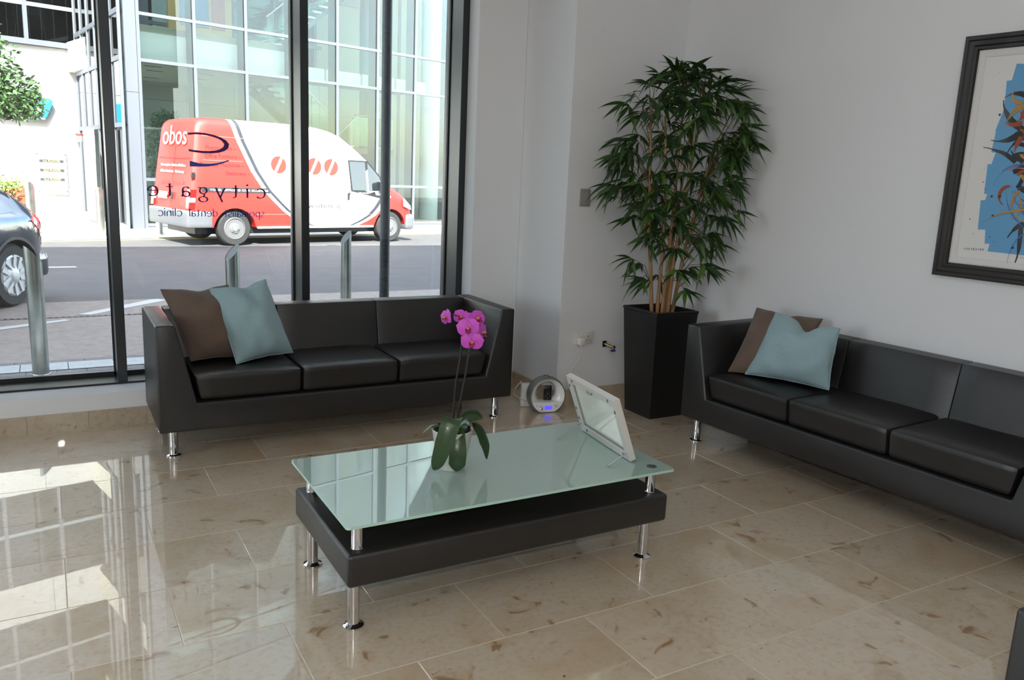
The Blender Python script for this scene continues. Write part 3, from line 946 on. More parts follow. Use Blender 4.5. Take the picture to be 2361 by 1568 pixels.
obj('lantern_arm', MB().tube([(0, 0, 6.15), (0, .3, 6.5), (0, 1.0, 6.6)], .03, 10), M_pole, pl_, smooth=True)
obj('lantern', MB().rbox(-.12, .12, .95, 1.5, 6.54, 6.66, .05, 4), M_greyplas, pl_, smooth=True)

# ================================================================ OUTSIDE: the delivery van
VA = R(13.4)
van = thing('delivery_van', 'red and white high roof delivery van parked across the road', 'van', (3.24, 16.69, GZ), VA)
def ramp_curve(t, pts, src, scale_in, scale_out):
    """piecewise linear function through a colour ramp"""
    mr = t.nodes.new('ShaderNodeMath'); mr.operation = 'DIVIDE'; mr.inputs[1].default_value = scale_in
    t.links.new(src, mr.inputs[0])
    r = t.nodes.new('ShaderNodeValToRGB'); r.color_ramp.interpolation = 'LINEAR'
    e = r.color_ramp.elements
    while len(e) < len(pts): e.new(0.5)
    for i, (a, b) in enumerate(sorted(pts)):
        e[i].position = a / scale_in
        v = b / scale_out
        e[i].color = (v, v, v, 1)
    t.links.new(mr.outputs[0], r.inputs[0])
    m2 = t.nodes.new('ShaderNodeMath'); m2.operation = 'MULTIPLY'; m2.inputs[1].default_value = scale_out
    t.links.new(r.outputs[0], m2.inputs[0])
    return m2.outputs[0]
M_van = mat('van_livery', (232, 232, 232), .55, coat=.12)
t = M_van.node_tree
co = t.nodes.new('ShaderNodeTexCoord'); sp = t.nodes.new('ShaderNodeSeparateXYZ')
t.links.new(co.outputs['Object'], sp.inputs[0])
def mth(op, a, b):
    m = t.nodes.new('ShaderNodeMath'); m.operation = op
    for i, q in enumerate((a, b)):
        if isinstance(q, (int, float)): m.inputs[i].default_value = q
        else: t.links.new(q, m.inputs[i])
    return m.outputs[0]
xl = ramp_curve(t, [(0.30, 1.95), (.50, 1.45), (.70, 1.17), (.90, .955), (1.10, .76), (1.46, .52), (2.02, .265), (2.45, .125)], sp.outputs[2], 2.6, 4.0)
xr_ = ramp_curve(t, [(.30, 2.40), (.36, 2.53), (.48, 2.82), (.60, 3.04), (.78, 3.22), (.96, 3.35), (1.2, 3.44), (2.4, 3.5)], sp.outputs[2], 2.6, 4.0)
dl = mth('SUBTRACT', xl, sp.outputs[0])            # >0 outside on the left
drr = mth('SUBTRACT', sp.outputs[0], xr_)          # >0 outside on the right
drr = mth('MULTIPLY', drr, 0.75)
dout = mth('MAXIMUM', dl, drr)
dark = mth('MULTIPLY', mth('GREATER_THAN', dout, 0.0), mth('LESS_THAN', dout, 0.078))
red = mth('GREATER_THAN', dout, 0.168)
m1 = t.nodes.new('ShaderNodeMix'); m1.data_type = 'RGBA'
m1.inputs[6].default_value = lin((236, 236, 236)); m1.inputs[7].default_value = lin((34, 37, 43))
t.links.new(dark, m1.inputs[0])
m2 = t.nodes.new('ShaderNodeMix'); m2.data_type = 'RGBA'
m2.inputs[7].default_value = lin((206, 32, 22))
t.links.new(red, m2.inputs[0]); t.links.new(m1.outputs[2], m2.inputs[6])
t.links.new(m2.outputs[2], t.nodes['Principled BSDF'].inputs['Base Color'])

VW = 1.95
def side_in(z):                       # how far the side leans in at height z
    if z < .5: return .03 * (.5 - z) / .2
    if z < 1.05: return 0.0
    return .115 * ((z - 1.05) / 1.25) ** 1.3
def van_top(u):
    P = [(-.92, 2.34), (-.84, 2.40), (-.6, 2.43), (1.2, 2.43), (1.9, 2.40), (2.2, 2.345), (2.42, 2.27), (2.75, 2.05), (3.1, 1.78), (3.4, 1.49), (3.70, 1.22), (4.0, 1.08), (4.16, .97), (4.24, .84), (4.28, .68), (4.30, .52)]
    for (a, b), (c, d) in zip(P[:-1], P[1:]):
        if u <= c: return b + (d - b) * (u - a) / (c - a)
    return P[-1][1]
def arch(u):
    z = .36
    for c in (0.0, 3.66):
        d = abs(u - c)
        if d < .44: z = max(z, .30 + math.sqrt(.44 ** 2 - d * d))
    return z
us = sorted(set([-.92, -.88, -.8, -.6, -.45] + [round(-.44 + .055 * i, 3) for i in range(17)] + [.45, .8, 1.2, 1.6, 1.9, 2.2, 2.42, 2.6, 2.75, 2.95, 3.1, 3.21] + [round(3.22 + .055 * i, 3) for i in range(17)] + [4.11, 4.16, 4.22, 4.27, 4.30]))
body = MB()
sec_n = None
for u in us:
    zt, zb = van_top(u), arch(u)
    zt = max(zt, zb + .05)
    nose = max(0.0, (u - 3.6) / .7)
    tail = max(0.0, (-.84 - u) / .08)
    ins0 = .10 * nose ** 2 + .04 * tail
    zs = [zb, zb + (zt - zb) * .12, zb + (zt - zb) * .3, zb + (zt - zb) * .5, zb + (zt - zb) * .7, zb + (zt - zb) * .86]
    rr = min(.16, (zt - zb) * .3)
    pts = [(side_in(z) + ins0, z) for z in zs if z < zt - rr]
    while len(pts) < 6: pts.append(pts[-1])
    base_in = side_in(zt - rr) + ins0
    for a in (10, 35, 60, 90):
        pts.append((base_in + rr * (1 - math.cos(R(a))), zt - rr + rr * math.sin(R(a))))
    ring = [(p[0], p[1]) for p in pts] + [(VW - p[0], p[1]) for p in reversed(pts)]
    lean = max(0.0, 1 - (u + .92) / .7)
    o0 = len(body.v)
    body.v += [(u + .25 * lean * max(0, (z - .5)) / 1.9, wv, z) for wv, z in ring]
    n = len(ring)
    if sec_n is not None:
        for k in range(n):
            body.f.append((o0 - n + k, o0 - n + (k + 1) % n, o0 + (k + 1) % n, o0 + k)); body.mi.append(0)
    else:
        body.f.append(tuple(range(n))); body.mi.append(0)
    sec_n = n
body.f.append(tuple(range(len(body.v) - sec_n, len(body.v)))); body.mi.append(0)
obj('body', body, M_van, van, smooth=True, angle=40)
M_bump = mat('grey_bumper', (82, 84, 88), .6)
M_vglass = mat('dark_vehicle_glass', (26, 32, 36), .05, coat=1.0)
M_tyre = mat('tyre_rubber', (30, 30, 31), .8)
M_rim = mat('silver_wheel', (178, 178, 178), .4, .2)
M_vrim = mat('sun_dimmed_steel_wheel', (92, 92, 93), .45, .2)  # silver wheel colour darkened so direct sun does not wash it out
def bump_fn(x, y, z, q): return (x, y, z)
rb = MB()
rb.rbox(-.965, -.46, -.015, VW + .015, .36, .685, .03, 6)
obj('rear_bumper', rb, M_bump, van, smooth=True)
rb = MB()
rb.rbox(4.09, 4.34, .02, VW - .02, .27, .62, .06, 6)
obj('front_bumper', rb, M_bump, van, smooth=True)
def wheel(parent, u, wv, z, r, wid, sgn, rim_m, kind):
    o = MB().lathe([(r * .63, .03 - .05), (r * .66, 0), (r * .92, .0), (r, -.03), (r, .03 - wid), (r * .92, -wid), (r * .6, -wid)], (u, wv, z), 36, 'Y', close=False)
    t_ = obj('wheel', o, M_tyre, parent, smooth=True)
    rm = MB().lathe([(r * .67, -.006), (r * .60, .012), (r * .55, -.035), (r * .36, -.01), (r * .2, .012), (r * .10, .02)], (u, wv, z), 32, 'Y')
    h = obj('rim', rm, rim_m, t_, smooth=True)
    dk = MB()
    if kind == 'steel':
        for k in range(5):
            a = R(72 * k + 18)
            dk.rbox(-.025, .025, -.006, .006, r * .42, r * .5, .006, 2)
            n0 = len(dk.v) - 56 if False else None
        dk = MB()
        for k in range(5):
            a = R(72 * k + 18)
            b_ = MB().box(-.035, .035, .0, .004, r * .41, r * .5)
            dk.add([(u + p[0] * math.cos(a) - p[2] * math.sin(a), wv + .021 - p[1], z + p[0] * math.sin(a) + p[2] * math.cos(a)) for p in b_.v], b_.f)
        obj('wheel_slots', dk, M_gasket, t_)
        nut = MB()
        for k in range(5):
            a = R(72 * k)
            nut.lathe([(.016, 0), (.014, .02)], (u + .075 * math.cos(a), wv + .0, z + .075 * math.sin(a)), 6, 'Y')
        nut.lathe([(.05, -.01), (.045, .024)], (u, wv, z), 12, 'Y')
        obj('hub_nuts', nut, M_fin, t_, smooth=True)
    else:
        dk.lathe([(r * .6, .0), (r * .6, .001)], (u, wv + .03, z), 28, 'Y')
        obj('brake_shadow', dk, M_gasket, t_)
        sp_ = MB()
        for k in range(5):
            a = R(72 * k + 90)
            for s_ in (-1, 1):
                p = [(s_ * .02, .07), (s_ * .055, .09), (s_ * .075, r * .62), (s_ * .03, r * .62)]
                q = [(u + x_ * math.cos(a) - y_ * math.sin(a), z + x_ * math.sin(a) + y_ * math.cos(a)) for x_, y_ in p]
                sp_.add([(x_, wv - .012, z_) for x_, z_ in q] + [(x_, wv + .02, z_) for x_, z_ in q],
                        [(0, 1, 2, 3), (7, 6, 5, 4), (0, 4, 5, 1), (1, 5, 6, 2), (2, 6, 7, 3), (3, 7, 4, 0)])
        sp_.lathe([(.1, -.01), (.06, .02), (.03, .024)], (u, wv, z), 16, 'Y')
        obj('spokes', sp_, rim_m, t_, smooth=True)
    return t_
for u in (0.0, 3.66):
    wheel(van, u, .04, .338, .338, .22, 1, M_vrim, 'steel')
    wheel(van, u, VW - .25, .338, .338, .22, 1, M_vrim, 'steel')
    obj('wheel_well', MB().box(u - .4, u + .4, .27, VW - .27, .34, .70), M_gasket, van)
obj('underbody', MB().box(-.7, 4.0, .28, VW - .28, .22, .40), M_gasket, van)
def sidepatch(name, poly, m, off=.006, th=.006, parent=None):
    n = len(poly)
    v = [(p[0], side_in(p[1]) - off, p[1]) for p in poly] + [(p[0], side_in(p[1]) - off + th, p[1]) for p in poly]
    return obj(name, MB().add(v, [tuple(range(n)), tuple(reversed(range(n, 2 * n)))] + [(i, (i + 1) % n, n + (i + 1) % n, n + i) for i in range(n)]), m, parent or van)
sidepatch('door_trim', [(2.57, 1.775), (3.06, 1.775), (3.43, 1.40), (3.47, 0.96), (3.38, .97), (2.62, 1.12)], M_gasket, .004)
sidepatch('side_window', [(2.60, 1.745), (2.99, 1.745), (3.03, 1.14), (2.655, 1.14)], M_vglass, .008)
sidepatch('quarter_window', [(3.05, 1.735), (3.36, 1.42), (3.38, 1.14), (3.075, 1.14)], M_vglass, .008)
sidepatch('door_handle', [(2.53, 1.07), (2.60, 1.09), (2.60, 1.055), (2.575, 1.05), (2.57, .93), (2.53, .93)], M_gasket, .02, .02)
ws = MB()
for u in (2.50, 2.75, 3.1, 3.4, 3.66):
    ws.v += [(u, .22, van_top(u) + .008), (u, VW - .22, van_top(u) + .008)]
for i in range(4):
    ws.f.append((2 * i, 2 * i + 1, 2 * i + 3, 2 * i + 2)); ws.mi.append(0)
obj('windscreen', ws, M_vglass, van)
for a, b, s in (((3.42, -.14, .98), (3.62, .02, 1.28), .1),):
    obj('wing_mirror', MB().rbox(3.30, 3.42, -.24, .0, 1.08, 1.34, .04, 4), M_gasket, van, smooth=True)
obj('indicator', MB().rbox(3.58, 3.66, -.012, .02, .98, 1.03, .02, 4), M_fascia, van, smooth=True)
sidepatch('headlamp', [(4.0, 1.0), (4.2, .82), (4.22, .72), (4.0, .8)], mat('lamp_lens', (112, 113, 114), .1, coat=1.0), .004)
# shut lines, sill, rail grooves
def line(name, pts, wd, m, off=.0025):
    mb = MB()
    for (a, b) in zip(pts[:-1], pts[1:]):
        dx, dz = b[0] - a[0], b[1] - a[1]
        l = math.hypot(dx, dz)
        nx, nz_ = -dz / l * wd / 2, dx / l * wd / 2
        q = [(a[0] + nx, a[1] + nz_), (b[0] + nx, b[1] + nz_), (b[0] - nx, b[1] - nz_), (a[0] - nx, a[1] - nz_)]
        mb.add([(x_, side_in(z_) - off, z_) for x_, z_ in q], [(0, 1, 2, 3)])
    return obj(name, mb, m, van)
M_seam = mat('panel_seam', (150, 92, 78), .6)
line('panel_seam', [(-.6, 2.09), (2.74, 2.07)], .012, M_seam)
line('panel_seam', [(-.6, 1.64), (.20, 1.64)], .010, M_seam)
line('panel_seam', [(.42, .62), (3.2, .62)], .010, M_seam)
line('door_seam', [(2.5, .38), (2.5, 1.1), (2.54, 1.82)], .008, M_seam)
obj('side_sill', MB().rbox(.46, 3.2, -.012, .05, .335, .375, .012, 4), M_fascia, van, smooth=True)
# tail: doors, lamp, plate
def tail_u(z): return -.93 + .25 * max(0, z - .5) / 1.9
def rearpatch(name, y0, y1, z0, z1, m, off=.01, th=.012):
    v = []
    for dd in (off, off - th):
        v += [(tail_u(z0) - dd, y0, z0), (tail_u(z0) - dd, y1, z0), (tail_u(z1) - dd, y1, z1), (tail_u(z1) - dd, y0, z1)]
    return obj(name, MB().add(v, [(0, 1, 2, 3), (7, 6, 5, 4), (0, 4, 5, 1), (1, 5, 6, 2), (2, 6, 7, 3), (3, 7, 4, 0)]), m, van)
M_tail = mat('tail_lamp_red', (176, 20, 20), .15, coat=1.0)
for y0, y1 in ((-.004, .14), (VW - .14, VW + .004)):
    rearpatch('tail_lamp', y0, y1, .72, 1.08, M_tail, .02, .12)
    rearpatch('tail_lamp_lens', y0 - .003, y1 + .003, .84, .93, MATS['lamp_lens'], .024, .12)
rearpatch('number_plate', 1.15, 1.62, .86, 1.0, mat('plate_cream', (120, 120, 114), .5))
rearpatch('door_gap', VW / 2 - .006, VW / 2 + .006, .70, 2.2, M_gasket, .004, .004)
rearpatch('door_gap', .2, VW - .2, 1.66, 1.675, M_gasket, .004, .004)
rearpatch('latch', .86, .95, .86, 1.0, M_gasket, .02)
rearpatch('hinge', -.01, .04, 1.3, 1.4, M_gasket, .02, .06)
# lettering and logo
M_vred = mat('print_dark_red', (92, 3, 6), .5)
M_vlogo = mat('print_orange_red', (206, 40, 26), .5)
M_vgrey = mat('print_grey', (36, 35, 38), .5)
M_vpale = mat('print_pale', (176, 178, 182), .5)
M_vwhite = mat('print_white', (244, 244, 244), .5)
def vtext(s, u, z, size, m, width, off=.004, parent=van, italic=0):
    me = text_mesh(s, size, .001)
    me.materials.clear(); me.materials.append(m)
    xs = [v.co.x for v in me.vertices]
    k = width / (max(xs) - min(xs)); x0 = min(xs)
    for v in me.vertices:
        zz = z + v.co.y
        v.co = Vector((u + (v.co.x - x0) * k, side_in(zz) - off - v.co.z, zz))
    return link('lettering', me, van)
vtext('Photocopiers –', -.53, 1.845, .105, M_vred, .60)
vtext('Office Furniture –', -.56, 1.69, .105, M_vred, .72)
vtext('Business Machines –', -.66, 1.53, .105, M_vred, .88)
vtext('Stationery –', -.16, 1.375, .105, M_vred, .48)
sidepatch('slogan_band', [(-.65, 1.04), (.75, 1.04), (.68, 1.135), (-.65, 1.135)], M_vgrey, .003, .002)
vtext('YOUR OFFICE IS OUR BUSINESS', -.50, 1.068, .054, M_vwhite, 1.19, .0075)
vtext('www.obos.ie', 1.28, .755, .15, M_vgrey, 1.07)
vtext('office     e·systems e·', .82, 1.35, .075, M_vpale, 1.45)
vtext('TRANSIT', 2.80, 1.065, .05, M_vpale, .3, .0105)
for c in (.95, 1.36, 1.75, 2.15):
    for sg_ in (1, -1):
        pts = []
        for i in range(19):
            a = R(62 + 10) + (math.pi - 2 * R(10)) * i / 18 if sg_ > 0 else R(62 + 180 + 10) + (math.pi - 2 * R(10)) * i / 18
            pts.append((c + .168 * math.cos(a), 1.61 + .17 * math.sin(a)))
        sidepatch('logo_disc', pts, M_vlogo, .004, .003)
def rtext(s, y, z, size, m, width, tall=1.0):
    me = text_mesh(s, size, .001)
    me.materials.clear(); me.materials.append(m)
    xs = [v.co.x for v in me.vertices]
    k = width / (max(xs) - min(xs)); x0 = min(xs)
    for v in me.vertices:
        zz = z + v.co.y * tall
        v.co = Vector((tail_u(zz) - .013 - v.co.z, y - (v.co.x - x0) * k, zz))
    return link('lettering', me, van)
rtext('obos', 1.62, 1.92, .34, M_vwhite, 1.2, 1.55)
rtext('Photocopiers  Business Machines', 1.6, 1.50, .07, M_vwhite, 1.25)
rtext('Office Furniture   Stationery', 1.6, 1.38, .07, M_vwhite, 1.2)
rtext('www.obos.ie', 1.6, 1.16, .13, M_vgrey, 1.2)

# ================================================================ OUTSIDE: dark parked car (only its tail shows)
cfw = Vector((-.53, -.848, 0))
car = thing('dark_car', 'dark blue hatchback turning into the bay at the left edge', 'car', (-.30, 10.05, GZ), math.atan2(cfw.y, cfw.x))
# car frame: +x forward, visible side is +y (left hand), rear wheel at the origin
M_car = mat('dark_blue_paint', (10, 18, 28), .18, coat=1.0)
cb = MB()
prof = [(-.72, .30, .62), (-.70, .26, .80), (-.60, .24, .92), (-.45, .24, 1.02), (-.36, .24, 1.10), (-.1, .24, 1.27), (.2, .24, 1.38), (.7, .24, 1.45), (1.2, .24, 1.44), (1.7, .24, 1.30), (2.1, .24, 1.06), (2.4, .24, .95), (2.9, .26, .86), (3.25, .28, .68), (3.36, .30, .5)]
CW = 1.74
def cz(u):
    for (a, _, b), (c, _, d) in zip(prof[:-1], prof[1:]):
        if u <= c: return b + (d - b) * (u - a) / (c - a)
    return prof[-1][2]
cus = sorted(set([round(-.72 + .06 * i, 3) for i in range(20)] + [round(.5 + .2 * i, 2) for i in range(9)] + [round(2.2 + .065 * i, 3) for i in range(14)] + [3.2, 3.3, 3.36]))
sec_n = None
for u in cus:
    zt = cz(u)
    zb = .24
    for c in (0, 2.6):
        d = abs(u - c)
        if d < .385: zb = max(zb, .335 + math.sqrt(.385 ** 2 - d * d))
    zt = max(zt, zb + .06)
    plan = .17 * max(0, (-.25 - u) / .47) ** 2 + .2 * max(0, (u - 2.8) / .56) ** 2
    rows = []
    for i in range(9):
        z = zb + (zt - zb) * i / 8 * .94
        inn = plan
        if z > .90: inn += .30 * min(1, (z - .90) / .5)
        elif z > .72: inn += .0
        else: inn += .03 * (.72 - z) / .4
        if z < .8: inn *= 1.0
        rows.append((inn, z))
    rows.append((rows[-1][0] + .12, zt))
    ring = [(p[0], p[1]) for p in rows] + [(CW - p[0], p[1]) for p in reversed(rows)]
    o0 = len(cb.v)
    cb.v += [(u, -wv, z) for wv, z in ring]
    n = len(ring)
    if sec_n is not None:
        for k in range(n):
            cb.f.append((o0 - n + k, o0 - n + (k + 1) % n, o0 + (k + 1) % n, o0 + k)); cb.mi.append(0)
    else:
        cb.f.append(tuple(range(n))); cb.mi.append(0)
    sec_n = n
cb.f.append(tuple(range(len(cb.v) - sec_n, len(cb.v)))); cb.mi.append(0)
obj('body', cb, M_car, car, smooth=True, angle=50)
def cin(u, z):
    plan = .17 * max(0, (-.25 - u) / .47) ** 2
    return plan + (.30 * min(1, (z - .90) / .5) if z > .90 else 0 if z > .72 else .03 * (.72 - z) / .4)
tl_ = []
for u, z in ((-.30, .90), (-.42, .955), (-.60, .86), (-.70, .72), (-.69, .60), (-.60, .68), (-.45, .80)):
    tl_.append((u, -cin(u, z) + .006, z))
n = len(tl_)
obj('tail_lamp', MB().add(tl_ + [(p[0], p[1] - .03, p[2]) for p in tl_], [tuple(range(n)), tuple(reversed(range(n, 2 * n)))] + [(i, (i + 1) % n, n + (i + 1) % n, n + i) for i in range(n)]), M_tail, car)
gl_ = [(u, -cin(u, z) + .004, z) for u, z in ((-.1, 1.0), (.1, 1.26), (.6, 1.38), (1.3, 1.37), (1.8, 1.10), (1.8, .96), (.5, .96))]
obj('side_window', MB().add(gl_, [tuple(range(len(gl_)))]), M_vglass, car)
bm_ = MB().rbox(-.755, -.40, -CW + .1, -.10, .24, .52, .06, 6)
obj('rear_bumper', bm_, M_car, car, smooth=True)
arc_ = MB()
ap = [(.395 * math.cos(R(a)), .335 + .395 * math.sin(R(a))) for a in range(-5, 190, 12)]
for (a, b) in zip(ap[:-1], ap[1:]):
    arc_.bar((a[0], -.004, a[1]), (b[0], -.004, b[1]), .03, .03, (0, 1, 0))
obj('wheel_arch_trim', arc_, M_gasket, car)
for u in (0, 2.6):
    for yy, nm in ((-.24, 0), (-CW + .02, 1)):
        # wheel() faces -Y, the car shows its +Y side: build mirrored about the car's side plane
        tmp = wheel(car, u, 0, .335, .335, .2, 1, M_rim, 'alloy')
        for q in [tmp] + CH(tmp):
            q.data = q.data.copy()
            if nm == 0:
                for v in q.data.vertices:
                    v.co.y = -.03 - v.co.y
                q.data.flip_normals()
            else:
                for v in q.data.vertices:
                    v.co.y = -CW + .03 + v.co.y + .2 - .2
obj('wheel_well', MB().box(-.36, .36, -CW + .26, -.26, .3, .66).box(2.24, 2.96, -CW + .26, -.26, .3, .66), M_gasket, car)

# ================================================================ ROOM: sofas
# sofa frame: x along the length (0..L), y from the front (0) to the back (D), z up
SL, SD = 2.035, 0.63
def leg_mb(x, y, h=.15):
    return MB().lathe([(.036, 0), (.036, .006), (.024, .011), (.0225, .014), (.0225, h)], (x, y, 0), 20)
def make_sofa(label):
    s = thing('leather_sofa', label, 'sofa', (0, 0, 0), 0)
    H, B = .70, .145
    prof = [(0, B), (SL, B), (SL, H), (SL - .092, H), (SL - .185, .29), (.185, .29), (.092, H), (0, H)]
    obj('frame', MB().prism(prof, 0, SD, 'Y'), M_leather, s, smooth=True, bevel=(.011, 3))
    # backrest in three upholstered panels with seams between
    xs = [.10, .10 + (SL - .2) / 3, .10 + 2 * (SL - .2) / 3, SL - .10]
    for i in range(3):
        a, b = xs[i] + .0008, xs[i + 1] - .0008
        def lean(x, y, z, q):
            return (x, y - .075 * (1 - max(0, min(1, (z - .3) / .4))) * (1 if q[1] < .2 else 0), z)
        obj('back_panel', MB().rbox(a, b, SD - .125, SD - .004, .28, H + .001, .007, 6, lean), M_leather, s, smooth=True)
    cx = [.17, .728, 1.288, SL - .17]
    for i in range(3):
        a, b = cx[i] + .003, cx[i + 1] - .003
        sd = i * 3.1
        def puff(x, y, z, q, a=a, b=b, sd=sd):
            u, v = q[0], q[1]
            bul = .014 * (1 - u ** 4) * (1 - v ** 4)
            if q[2] > 0:
                z += bul + .004 * noise.noise(Vector((x * 5 + sd, y * 9, 3.3))) * (1 - u * u) - (.012 if i != 1 else .004) * math.exp(-((u + .1) ** 2 + (v - .1) ** 2) * 3)
            # narrower towards the base at the outer arms, front leans back a little
            t_ = (1 - (z - .29) / .15)
            if v < -.6:
                y += .018 * t_
            if (i == 0 and u < -.6): x += .03 * t_
            if (i == 2 and u > .6): x -= .03 * t_
            return (x, y, z)
        obj('seat_cushion', MB().rbox(a, b, .004, SD - .13, .294, .432, .022, 12, puff), M_leather, s, smooth=True)
    for x in (.072, SL - .072):
        for y in (.078, SD - .07):
            obj('leg', leg_mb(x, y), M_chrome, s, smooth=True)
    # the dark reveal under the cushions
    return s
sofa_w = make_sofa('black leather three seat sofa in front of the shop window')
sofa_w.location = (.432, 4.258, 0)
sofa_w['group'] = 'black leather sofas'
sofa_r = copy_tree(sofa_w)
sofa_r['label'] = 'black leather three seat sofa along the right hand wall under the painting'
# right sofa: front plane faces -x; its x axis runs towards the camera
sofa_r.location = (3.2095, 3.530, 0)
sofa_r.rotation_euler = (0, 0, R(-90) + WYAW)
sofa_c = copy_tree(sofa_w)
sofa_c['label'] = 'black leather sofa cut off at the bottom right corner of the view'
sofa_c.location = (1.635 + SL, .78, 0)
sofa_c.rotation_euler = (0, 0, R(180))

# ================================================================ ROOM: cushions
def pillow_mesh(seed, dent, m, thick=.075, n=26):
    mb = MB()
    rnd = random.Random(seed)
    ph = [rnd.uniform(0, 6) for _ in range(6)]
    for side in (1, -1):
        o0 = len(mb.v)
        for j in range(n + 1):
            for i in range(n + 1):
                u, v = -1 + 2 * i / n, -1 + 2 * j / n
                u, v = math.sin(u * math.pi / 2), math.sin(v * math.pi / 2)
                x = u * (1 - .055 * (1 - v * v) * abs(u) ** 3 - .02)
                y = v * (1 - .055 * (1 - u * u) * abs(v) ** 3 - .02)
                h = ((1 - u ** 2) * (1 - v ** 2)) ** .5
                z = thick * h * side
                z += .018 * h ** .5 * noise.noise(Vector((u * 2.1 + seed, v * 2.3, side * 3.0))) * (1 - (u * v) ** 2)
                z += .007 * math.sin(u * 9 + v * 4 + ph[0]) * (1 - h) * min(1, h * 5)
                if dent:
                    d = math.exp(-((u - dent[0]) / .30) ** 2) * max(0, (v - .25) / .75) ** 1.5
                    y -= dent[1] * d
                    z *= 1 - .45 * d
                x += .010 * noise.noise(Vector((u * 3, v * 3, seed + 9))) ; y += .010 * noise.noise(Vector((u * 3, v * 3, seed + 19)))
                mb.v.append((x, y, z))
        for j in range(n):
            for i in range(n):
                a = o0 + j * (n + 1) + i
                mb.f.append((a, a + 1, a + n + 2, a + n + 1)); mb.mi.append(0)
    return mb
def pillow(label, BL, BR, TL, TR, m, seed, dent=None, thick=.085, push=(0, 0, 0), group=None):
    BL, BR, TL, TR = map(Vector, (BL, BR, TL, TR))
    c = (BL + BR + TL + TR) / 4 + Vector(push)
    ex = ((BR - BL) + (TR - TL)) / 4
    ey = ((TL - BL) + (TR - BR)) / 4
    sk = ((BL + TR) - (BR + TL)) / 4
    nrm = ex.cross(ey).normalized()
    mb = pillow_mesh(seed, dent, m, thick)
    pts = []
    for x, y, z in mb.v:
        pts.append(ex * x + ey * y + sk * (x * y) + nrm * z)
    mb.v = [tuple(p) for p in pts]
    t_ = thing('throw_cushion', label, 'cushion', tuple(c), group=group)
    obj('cover', mb, m, t_, smooth=True, angle=80)
    # welt / piping around the edge
    pp = []
    k = 24
    for a, b in (((-1, -1), (1, -1)), ((1, -1), (1, 1)), ((1, 1), (-1, 1)), ((-1, 1), (-1, -1))):
        for i in range(k):
            u, v = a[0] + (b[0] - a[0]) * i / k, a[1] + (b[1] - a[1]) * i / k
            x = u * (1 - .055 * (1 - v * v) * abs(u) ** 3 - .02); y = v * (1 - .055 * (1 - u * u) * abs(v) ** 3 - .02)
            if dent:
                y -= dent[1] * math.exp(-((u - dent[0]) / .30) ** 2) * max(0, (v - .25) / .75) ** 1.5
            x += .010 * noise.noise(Vector((u * 3, v * 3, seed + 9))) ; y += .010 * noise.noise(Vector((u * 3, v * 3, seed + 19)))
            pp.append(ex * x + ey * y + sk * (x * y))
    pp.append(pp[0])
    obj('seam', MB().tube(pp, .0035, 6, cap=False), m, t_, smooth=True)
    return t_
M_blue = cloth('duck_egg_linen', (152, 180, 187))
M_brown = cloth('brown_linen', (110, 94, 84))
G = 'linen throw cushions on the sofas'
pillow('brown linen cushion at the left end of the window sofa, behind the blue one', (.625, 4.50, .455), (.965, 4.56, .44), (.508, 4.69, .822), (.872, 4.735, .832), M_brown, 11, (.1, .08), .105, group=G)
pillow('pale blue linen cushion leaning at the left end of the window sofa', (.842, 4.40, .44), (1.182, 4.52, .455), (.752, 4.645, .824), (1.062, 4.655, .868), M_blue, 12, (.2, .09), .105, (0, .01, 0), group=G)
pillow('brown linen cushion at the far end of the right hand sofa, behind the blue one', (3.34, 3.30, .445), (3.52, 2.99, .445), (3.60, 3.375, .800), (3.77, 3.03, .783), M_brown, 13, (.0, .06), .09, (0.02, 0.03, 0), group=G)
pillow('pale blue linen cushion with a dented top on the right hand sofa', (3.395, 3.235, .445), (3.555, 2.775, .45), (3.61, 3.25, .795), (3.65, 2.83, .772), M_blue, 14, (.12, .34), .10, (0.0, 0, 0.005), group=G)

# ================================================================ ROOM: coffee table
ct = thing('coffee_table', 'low coffee table with frosted glass top over a black leather body', 'table', (1.4225, 2.63, 0))
M_top = mat('frosted_glass', (158, 182, 173), .55, coat=1.0, coat_rough=.004)
M_top.node_tree.nodes['Principled BSDF'].inputs['Coat IOR'].default_value = 1.95
M_topedge = mat('frosted_glass_edge', (176, 214, 200), .3, coat=.3)
bx = MB().box(-.655, .655, -.32, .32, .178, .292)
obj('body', bx, M_leather, ct, smooth=True, bevel=(.014, 4))
tp = MB()
hx, hy = .665, .335
cpts = []
for sx, sy, a0 in ((1, 1, 0), (-1, 1, 90), (-1, -1, 180), (1, -1, 270)):
    for a in (0, 30, 60, 90):
        cpts.append((sx * (hx - .012) + .012 * math.cos(R(a0 + a)), sy * (hy - .012) + .012 * math.sin(R(a0 + a))))
n = len(cpts)
tp.add([(p[0], p[1], .390) for p in cpts] + [(p[0], p[1], .400) for p in cpts], [tuple(range(n, 2 * n)), tuple(reversed(range(n)))], 0)
tp.add([(p[0], p[1], .390) for p in cpts] + [(p[0], p[1], .400) for p in cpts], [(i, (i + 1) % n, n + (i + 1) % n, n + i) for i in range(n)], 1)
obj('glass_top', tp, [M_top, M_topedge], ct)
for sx in (-1, 1):
    for sy in (-1, 1):
        obj('leg', MB().lathe([(.035, 0), (.035, .006), (.024, .011), (.020, .014), (.020, .180)], (sx * .610, sy * .24, 0), 24), M_chrome, ct, smooth=True)
        obj('post', MB().lathe([(.022, .2915), (.020, .296), (.020, .3895)], (sx * .605, sy * .262, 0), 24), M_chrome, ct, smooth=True)
        if sx > 0 and sy < 0: obj('fixing_disc', MB().lathe([(.021, .4002), (.0195, .4012)], (sx * .595, sy * .275, 0), 24), mat('frosted_disc', (66, 82, 78), .4), ct, smooth=True)

